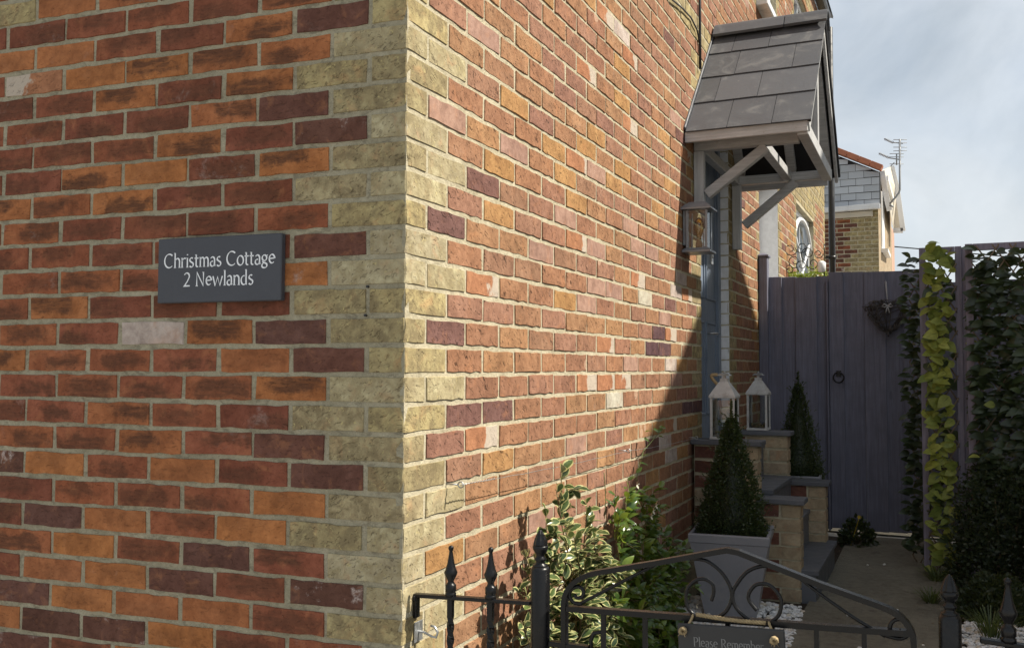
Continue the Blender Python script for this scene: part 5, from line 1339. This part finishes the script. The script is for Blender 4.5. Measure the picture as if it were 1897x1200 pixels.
# slate notice on the gate
sg = V((gx(1357), IY-.022, 0)); zs1 = ip(1357, 1160, IY-.03).z; SX0, SX1 = ip(1258, 1160, IY-.03).x, ip(1456, 1160, IY-.03).x
nt = thing('slate_notice', (sg.x, IY-.03, zs1-.13), 'rough black slate notice hung by rope from the iron garden gate', 'sign')
tl = math.atan2(ip(1456, 1165, IY-.03).z-ip(1258, 1152, IY-.03).z, SX1-SX0)
mb = MB(); Mt = Matrix.Rotation(-tl, 3, 'Y'); zc_ = zs1-.065
mb.box(((SX0+SX1)/2, IY-.03, zc_), (SX1-SX0, .010, .13), M=Mt, bev=.002); mb.build('slate_board', M['notice'], nt)
def np_(u, v): return V(((SX0+SX1)/2, IY-.0357, zc_))+Mt@V((u, 0, v))
mb = MB(); Wt = (SX1-SX0); txt = 'Please Remember'; cap = .0200; kx = Wt*.66/(twidth(txt)*cap)
write(mb, txt, cap, lambda u, v: np_(-Wt*.35+u*kx, .0185+v), thick=.12, thin=.045, serif=.07, nib=5)
mb.build('lettering', M['letterdim'], nt)
rp2 = thing('jute_rope', (sg.x, IY, zs1), 'jute rope tied round gate rail holding the slate notice', 'rope')
def twist(pts, r, name='rope_strand'):
    for ph in (0, 2.1, 4.2):
        out_ = []; N = len(pts)
        for i, p in enumerate(pts):
            out_.append(p+V((0, r*.6*cos(i*.9+ph), r*.6*sin(i*.9+ph))))
        mb = MB(); mb.tube(out_, r*.62, 5); mb.build(name, M['rope'], rp2)
yq_ = IY-.016
seg = lambda a, b, n=22: [a.lerp(b, i/n)+V((0, 0, -.003*sin(pi*i/n))) for i in range(n+1)]
twist(seg(ip(1290, 1137, yq_), ip(1418, 1153, yq_), 50), .0042)
twist(seg(ip(1284, 1138, yq_), ip(1274, 1158, yq_-.01), 10), .0038); twist(seg(ip(1424, 1152, yq_), ip(1434, 1172, yq_-.01), 10), .0038)
for (px, py) in ((1265, 1168), (1434, 1186)):
    c0 = ip(px, py, IY-.045); mb = MB()
    for k in range(9):
        a = k*.7; mb.tube([c0+V((.006*cos(a+j*.7), .004*sin(j+k), .006*sin(a+j*.7)))*1.0 for j in range(6)], .0035, 5)
    for k in range(10):
        d = rv(rh); mb.tube([c0, c0+d*.010+V((0, 0, -.006))], .0007, 3)
    mb.build('knot', M['rope'], rp2)

# ------------------------------------------------------------------ wrought scroll trellis and window box by the far wall
wy = 6.6
sct = thing('scroll_plant_bracket', (.2, wy, .6), 'small wrought iron scroll trellis above window box on far wall', 'trellis')
def wq(px, py): return at(px, py, 'Y', wy)
def spiral(cx, cy, r, a0, tr, n=26): return [wq(cx+r*(1-.75*i/n)*cos(a0+tr*2*pi*i/n), cy+r*(1-.75*i/n)*sin(a0+tr*2*pi*i/n)) for i in range(n+1)]
for (cx, cy, r, a0, tr) in ((1464, 462, 13, 0, 1.3), (1485, 458, 12, 3.1, -1.3), (1472, 484, 13, 1, 1.3), (1497, 470, 14, 2, 1.2), (1506, 488, 13, 4, -1.3), (1485, 492, 11, 2, 1.3), (1462, 500, 10, 3, 1.3), (1516, 470, 9, 0, 1.3)):
    mb = MB(); mb.tube(spiral(cx, cy, r, a0, tr), .004, 5); mb.build('scroll', M['iron'], sct)
for px in (1450, 1527):
    mb = MB(); mb.tube([wq(px, 452), wq(px, 470), wq(px, 515)], .005, 5); mb.build('side_rod', M['iron'], sct)
wb = thing('window_box', (.15, 6.9, .45), 'window box of bright green plants beyond the purple fence', 'planter')
p0, p1 = wq(1445, 515), wq(1528, 515)
mb = MB(); mb.box(((p0.x+p1.x)/2, wy+.12, p0.z-.08), (p1.x-p0.x, .18, .15), bev=.005); mb.build('trough', M['pot'], wb)
mb = MB(); r5 = random.Random(4)
for i in range(900):
    x = r5.uniform(p0.x, p1.x); zt = p0.z+abs(r5.gauss(0, .035))*(1.3 if (x-p0.x) < .1 or (x-p0.x) > .22 else .6); c0 = V((x, wy+r5.uniform(.03, .2), zt)); d = (rv(r5)+V((0, 0, .4))).normalized(); s = .022; w = d.cross(rv(r5)).normalized()*s*.3
    mb.add([c0, c0+d*s*.5+w, c0+d*s, c0+d*s*.5-w], [(0, 1, 2, 3)])
mb.build('foliage', M['lime'], wb, kind='stuff')
gn = wq(1522, 490); mb = MB(); mb.lathe([(.02, 0), (.034, .012), (.036, .05), (.036, .085), (.02, .10), (.005, .104)], gn-V((0, 0, .07)), 10)
tag(mb.build('garden_ornament', M['white']), 'small white ornament standing at right end of window box', 'ornament')

# ------------------------------------------------------------------ house beyond
FY = 15.0
def hp_(px, py, y=FY): return at(px, py, 'Y', y)
fh = thing('neighbour_house', (hp_(1600, 600).x, FY, G), 'far brick house with slate hung gable and white soffits under the sky', 'house')
xl = hp_(1500, 400).x; xr = hp_(1627, 400).x; xq = hp_(1625, 400).x
zg = hp_(1600, 388).z
mb = MB(); mb.box(((xl+xr)/2, FY+.13, (G+zg)/2), (xr-xl, .24, zg-G)); core = mb.build('brick_wall', M['mortar'], fh)
NB = Brickwork(); nrow = int((zg-hp_(1600, 515).z)/C)
for r in range(nrow):
    zc = zg-(r+.5)*C; x = xr; i = 0
    while x > xl+.3:
        L = (.1025 if (r % 2 and i == 0) else .215); kd = 'y' if (x > xr-.24 or (x > xr-.40 and r % 3)) else ('d' if r % 4 else 'r')
        if r < 3 and kd != 'y': kd = 'm'
        NB.add((x-L/2, FY+.008, zc), V((1, 0, 0)), V((0, -1, 0)), L, .065, kd); x -= L+.010; i += 1
NB.build(lambda it: core, 300)
# slate hung gable under a terracotta verge that falls to the right
za = hp_(1548, 283).z; zb = hp_(1633, 316).z; xa_, xb_ = hp_(1548, 283).x, hp_(1633, 316).x; sl_ = (zb-za)/(xb_-xa_)
zs0 = hp_(1600, 384).z; xL = hp_(1500, 384).x; xR = hp_(1631, 384).x
mb = MB(); mb.add([V((xL, FY-.02, zs0)), V((xR, FY-.02, zs0)), V((xR, FY-.02, za+sl_*(xR-xa_)-.04)), V((xL, FY-.02, za+sl_*(xL-xa_)-.04))]+[V((xL, FY+.2, zs0)), V((xR, FY+.2, zs0)), V((xR, FY+.2, za+sl_*(xR-xa_)-.04)), V((xL, FY+.2, za+sl_*(xL-xa_)-.04))],
       [(0, 1, 2, 3), (1, 5, 6, 2), (7, 6, 5, 4), (3, 2, 6, 7)]); gb = mb.build('gable_boarding', M['dark'], fh)
rs = random.Random(6); r = 0; z = zs0; chh_ = hp_(1600, 370).z-hp_(1600, 383.5).z
while z < za+.3:
    x = xR-.01; i = 0
    while x > xL:
        Ls = .25 if not (r % 2 and i == 0) else .13
        x0_ = x-Ls+.006
        ztop = min(z+chh_-.006, za+sl_*(x0_-xa_)-.05, 99); zt2 = min(z+chh_-.006, za+sl_*(x-xa_)-.05)
        if min(ztop, zt2) > z+.01:
            yy = FY-.035; mb = MB(); j = rs.uniform(-.006, .006)
            mb.add([V((x0_, yy-.008, z+j)), V((x, yy-.008, z+j)), V((x, yy+.006, zt2)), V((x0_, yy+.006, ztop)), V((x0_, yy, z+j)), V((x, yy, z+j)), V((x, yy+.012, zt2)), V((x0_, yy+.012, ztop))],
                   [(0, 1, 2, 3), (0, 4, 5, 1), (1, 5, 6, 2), (3, 2, 6, 7), (0, 3, 7, 4)]); mb.build('hung_slate', M['hung'], gb)
        x -= Ls; i += 1
    z += chh_; r += 1
n_t = 9; X0 = xa_-.9; X1 = xb_+.02
for i in range(n_t):
    a = X0+(X1-X0)*i/n_t; b = X0+(X1-X0)*(i+1)/n_t-.008
    mb = MB(); mb.bar((a, FY-.04, za+sl_*(a-xa_)+.035), (b, FY-.04, za+sl_*(b-xa_)+.035), .20, .085); mb.build('verge_tile', M['terracotta'], fh)
mb = MB(); mb.bar((xL, FY-.10, zs0-.035), (xR-.0, FY-.10, zs0-.015), .13, .085); mb.build('gutter', M['pvc'], fh)
mb = MB(); mb.bar((xL, FY-.03, zs0-.13), (hp_(1617, 395).x, FY-.03, zs0-.12), .05, .09); mb.build('fascia_board', M['soffit'], fh)
# flank wall running back, seen edge on: brick strip, white window and pipe, pink render, boxed eaves and roof
YK = FY+6; Ycut = FY+2.6
xk = xr+.001
mb = MB(); mb.add([V((xk, FY+.02, G)), V((xk+.10, Ycut, G)), V((xk+.10, Ycut, zb)), V((xk, FY+.02, zb))], [(0, 1, 2, 3)]); mb.add([V((xk, FY+.03, G)), V((xk-.3, FY+.03, G)), V((xk-.3, FY+.03, zb)), V((xk, FY+.03, zb))], [(0, 1, 2, 3)]); mb.build('flank_wall', M['b'], fh)
pk_ = plain('pink_render', (.42, .27, .20), .9, .15, 3, .3, .01)
A = hp_(1641, 400, Ycut+.1); B = hp_(1656, 400, Ycut+2.5)
mb = MB(); mb.add([V((A.x, A.y, G)), V((B.x, B.y, G)), V((B.x, B.y, A.z)), V((A.x, A.y, A.z))], [(0, 1, 2, 3)]); mb.add([V((A.x, A.y+.01, G)), V((A.x-.5, A.y+.01, G)), V((A.x-.5, A.y+.01, A.z)), V((A.x, A.y+.01, A.z))], [(0, 1, 2, 3)]); 
fk = mb.build('rendered_wall', pk_, fh)
c0 = hp_(1632, 385, FY+.7); c1 = hp_(1638, 465, FY+.7)
mb = MB(); mb.box((c0.x+.01, FY+.9, (c0.z+c1.z)/2+.1), (.05, .9, c0.z-c1.z+.3), bev=.01); mb.box((c0.x+.05, FY+.9, c1.z-.02), (.14, 1.0, .06)); mb.build('window', M['pvc'], fh)
c0 = hp_(1645, 385, Ycut); mb = MB(); mb.tube([(c0.x, Ycut, G), (c0.x, Ycut, hp_(1645, 380, Ycut).z)], .045, 8); mb.build('soil_pipe', M['pvc'], fh)
# boxed eaves: a bargeboard seen from below that drops to the right
pts = [(1633, 316), (1652, 308), (1662, 350), (1672, 426), (1655, 426), (1648, 388), (1636, 350)]
mb = MB(); ye = FY+.6
fr1 = [hp_(x, y, ye+(.0 if x < 1650 else 1.4)) for x, y in pts]; fr2 = [p+V((.02, .35, .03)) for p in fr1]; m_ = len(pts)
mb.add(fr1+fr2, [tuple(range(m_))[::-1], tuple(range(m_, 2*m_))]+[(i, (i+1) % m_, m_+(i+1) % m_, m_+i) for i in range(m_)]); mb.build('soffit', M['soffit'], fh)
mb = MB()
for a, b in (((1634, 317), (1640, 356)), ((1640, 356), (1648, 390)), ((1652, 308), (1662, 350)), ((1662, 350), (1673, 428)), ((1655, 427), (1673, 427)), ((1643, 330), (1654, 372))):
    mb.bar(hp_(*a, ye-.05+(.0 if a[0] < 1650 else 1.3)), hp_(*b, ye-.05+(.0 if b[0] < 1650 else 1.3)), .05, .09)
mb.build('bargeboard', M['pvc'], fh)
# aerial
ay = FY+.3; ae = thing('tv_aerial', hp_(1650, 378, ay), 'tv aerials on a bent pole at the corner of the far house', 'aerial')
def tb(pts, r, name): mb = MB(); mb.tube([hp_(x, y, ay) for x, y in pts], r, 6); return mb.build(name, M['steel2'], ae)
M['steel2'] = plain('dull_grey_metal', (.30, .31, .32), .5, .2, 20, 0, metal=.3)
tb([(1648, 378), (1656, 369), (1665, 358), (1667, 352), (1667, 258)], .017, 'pole')
tb([(1655, 383), (1648, 380)], .02, 'wall_bracket')
tb([(1638, 257), (1652, 264), (1673, 266)], .010, 'boom'); tb([(1628, 284), (1648, 293), (1668, 296)], .010, 'boom')
for (x0_, y0_, x1_, y1_, L) in ((1640, 258, 1654, 264, 4), (1630, 285, 1646, 292, 4)):
    for i in range(7):
        f = i/6; x = x0_+(x1_-x0_)*f; y = y0_+(y1_-y0_)*f; tb([(x-1.5, y+2.2), (x+1.5, y-2.2)], .006, 'element')
for y in (259, 265, 273, 280, 285, 291, 304): tb([(1655, y), (1680, y-1+y % 2)] if y < 285 else [(1648, y), (1674, y)], .006, 'element')
tb([(1661, 285), (1661, 306)], .012, 'reflector'); tb([(1650, 308), (1657, 301)], .008, 'stay')
wire = MB(); a = at(1600, 452, 'Y', 30); b = at(2050, 492, 'Y', 30); wire.tube([a.lerp(b, i/10) for i in range(11)], .02, 5); tag(wire.build('overhead_wire', M['pipe']), 'overhead wire crossing the sky behind the trellis', 'wire')

# ------------------------------------------------------------------ the house on the other side of the passage (outside the picture); it throws the slanting shade
NX = 4.0; sh = NX
def pt(yw, zw): return V((NX, yw+.30*sh, zw+1.28*sh))
pkk = pt(4.15, .19+.62*(4.15-2.98)); lo_ = pt(-1.2, .19+.62*(-1.2-2.98)); hi__ = V((NX, 2*pkk.y-lo_.y, lo_.z))
nh = thing('opposite_house', (NX+2, pkk.y, G), 'gabled house across the passage that shades the path', 'house')
mb = MB(); q = [V((NX, lo_.y, G)), V((NX, hi__.y, G)), hi__, pkk, lo_]; q2 = [p+V((5, 0, 0)) for p in q]
mb.add(q+q2, [(0, 1, 2, 3, 4), (9, 8, 7, 6, 5), (0, 5, 6, 1), (1, 6, 7, 2), (4, 9, 5, 0)]); mb.build('wall', M['render'], nh)
for a, b in ((lo_, pkk), (pkk, hi__)):
    mb = MB(); n_ = V((0, -(b-a).z, (b-a).y)).normalized()*.0; mb.add([a, b, b+V((5, 0, 0)), a+V((5, 0, 0))]+[p+V((0, 0, .02)) for p in (a, b, b+V((5, 0, 0)), a+V((5, 0, 0)))], [(3, 2, 1, 0), (4, 5, 6, 7), (0, 1, 5, 4), (1, 2, 6, 5), (2, 3, 7, 6), (3, 0, 4, 7)]); mb.build('roof_slope', M['slate'], nh)
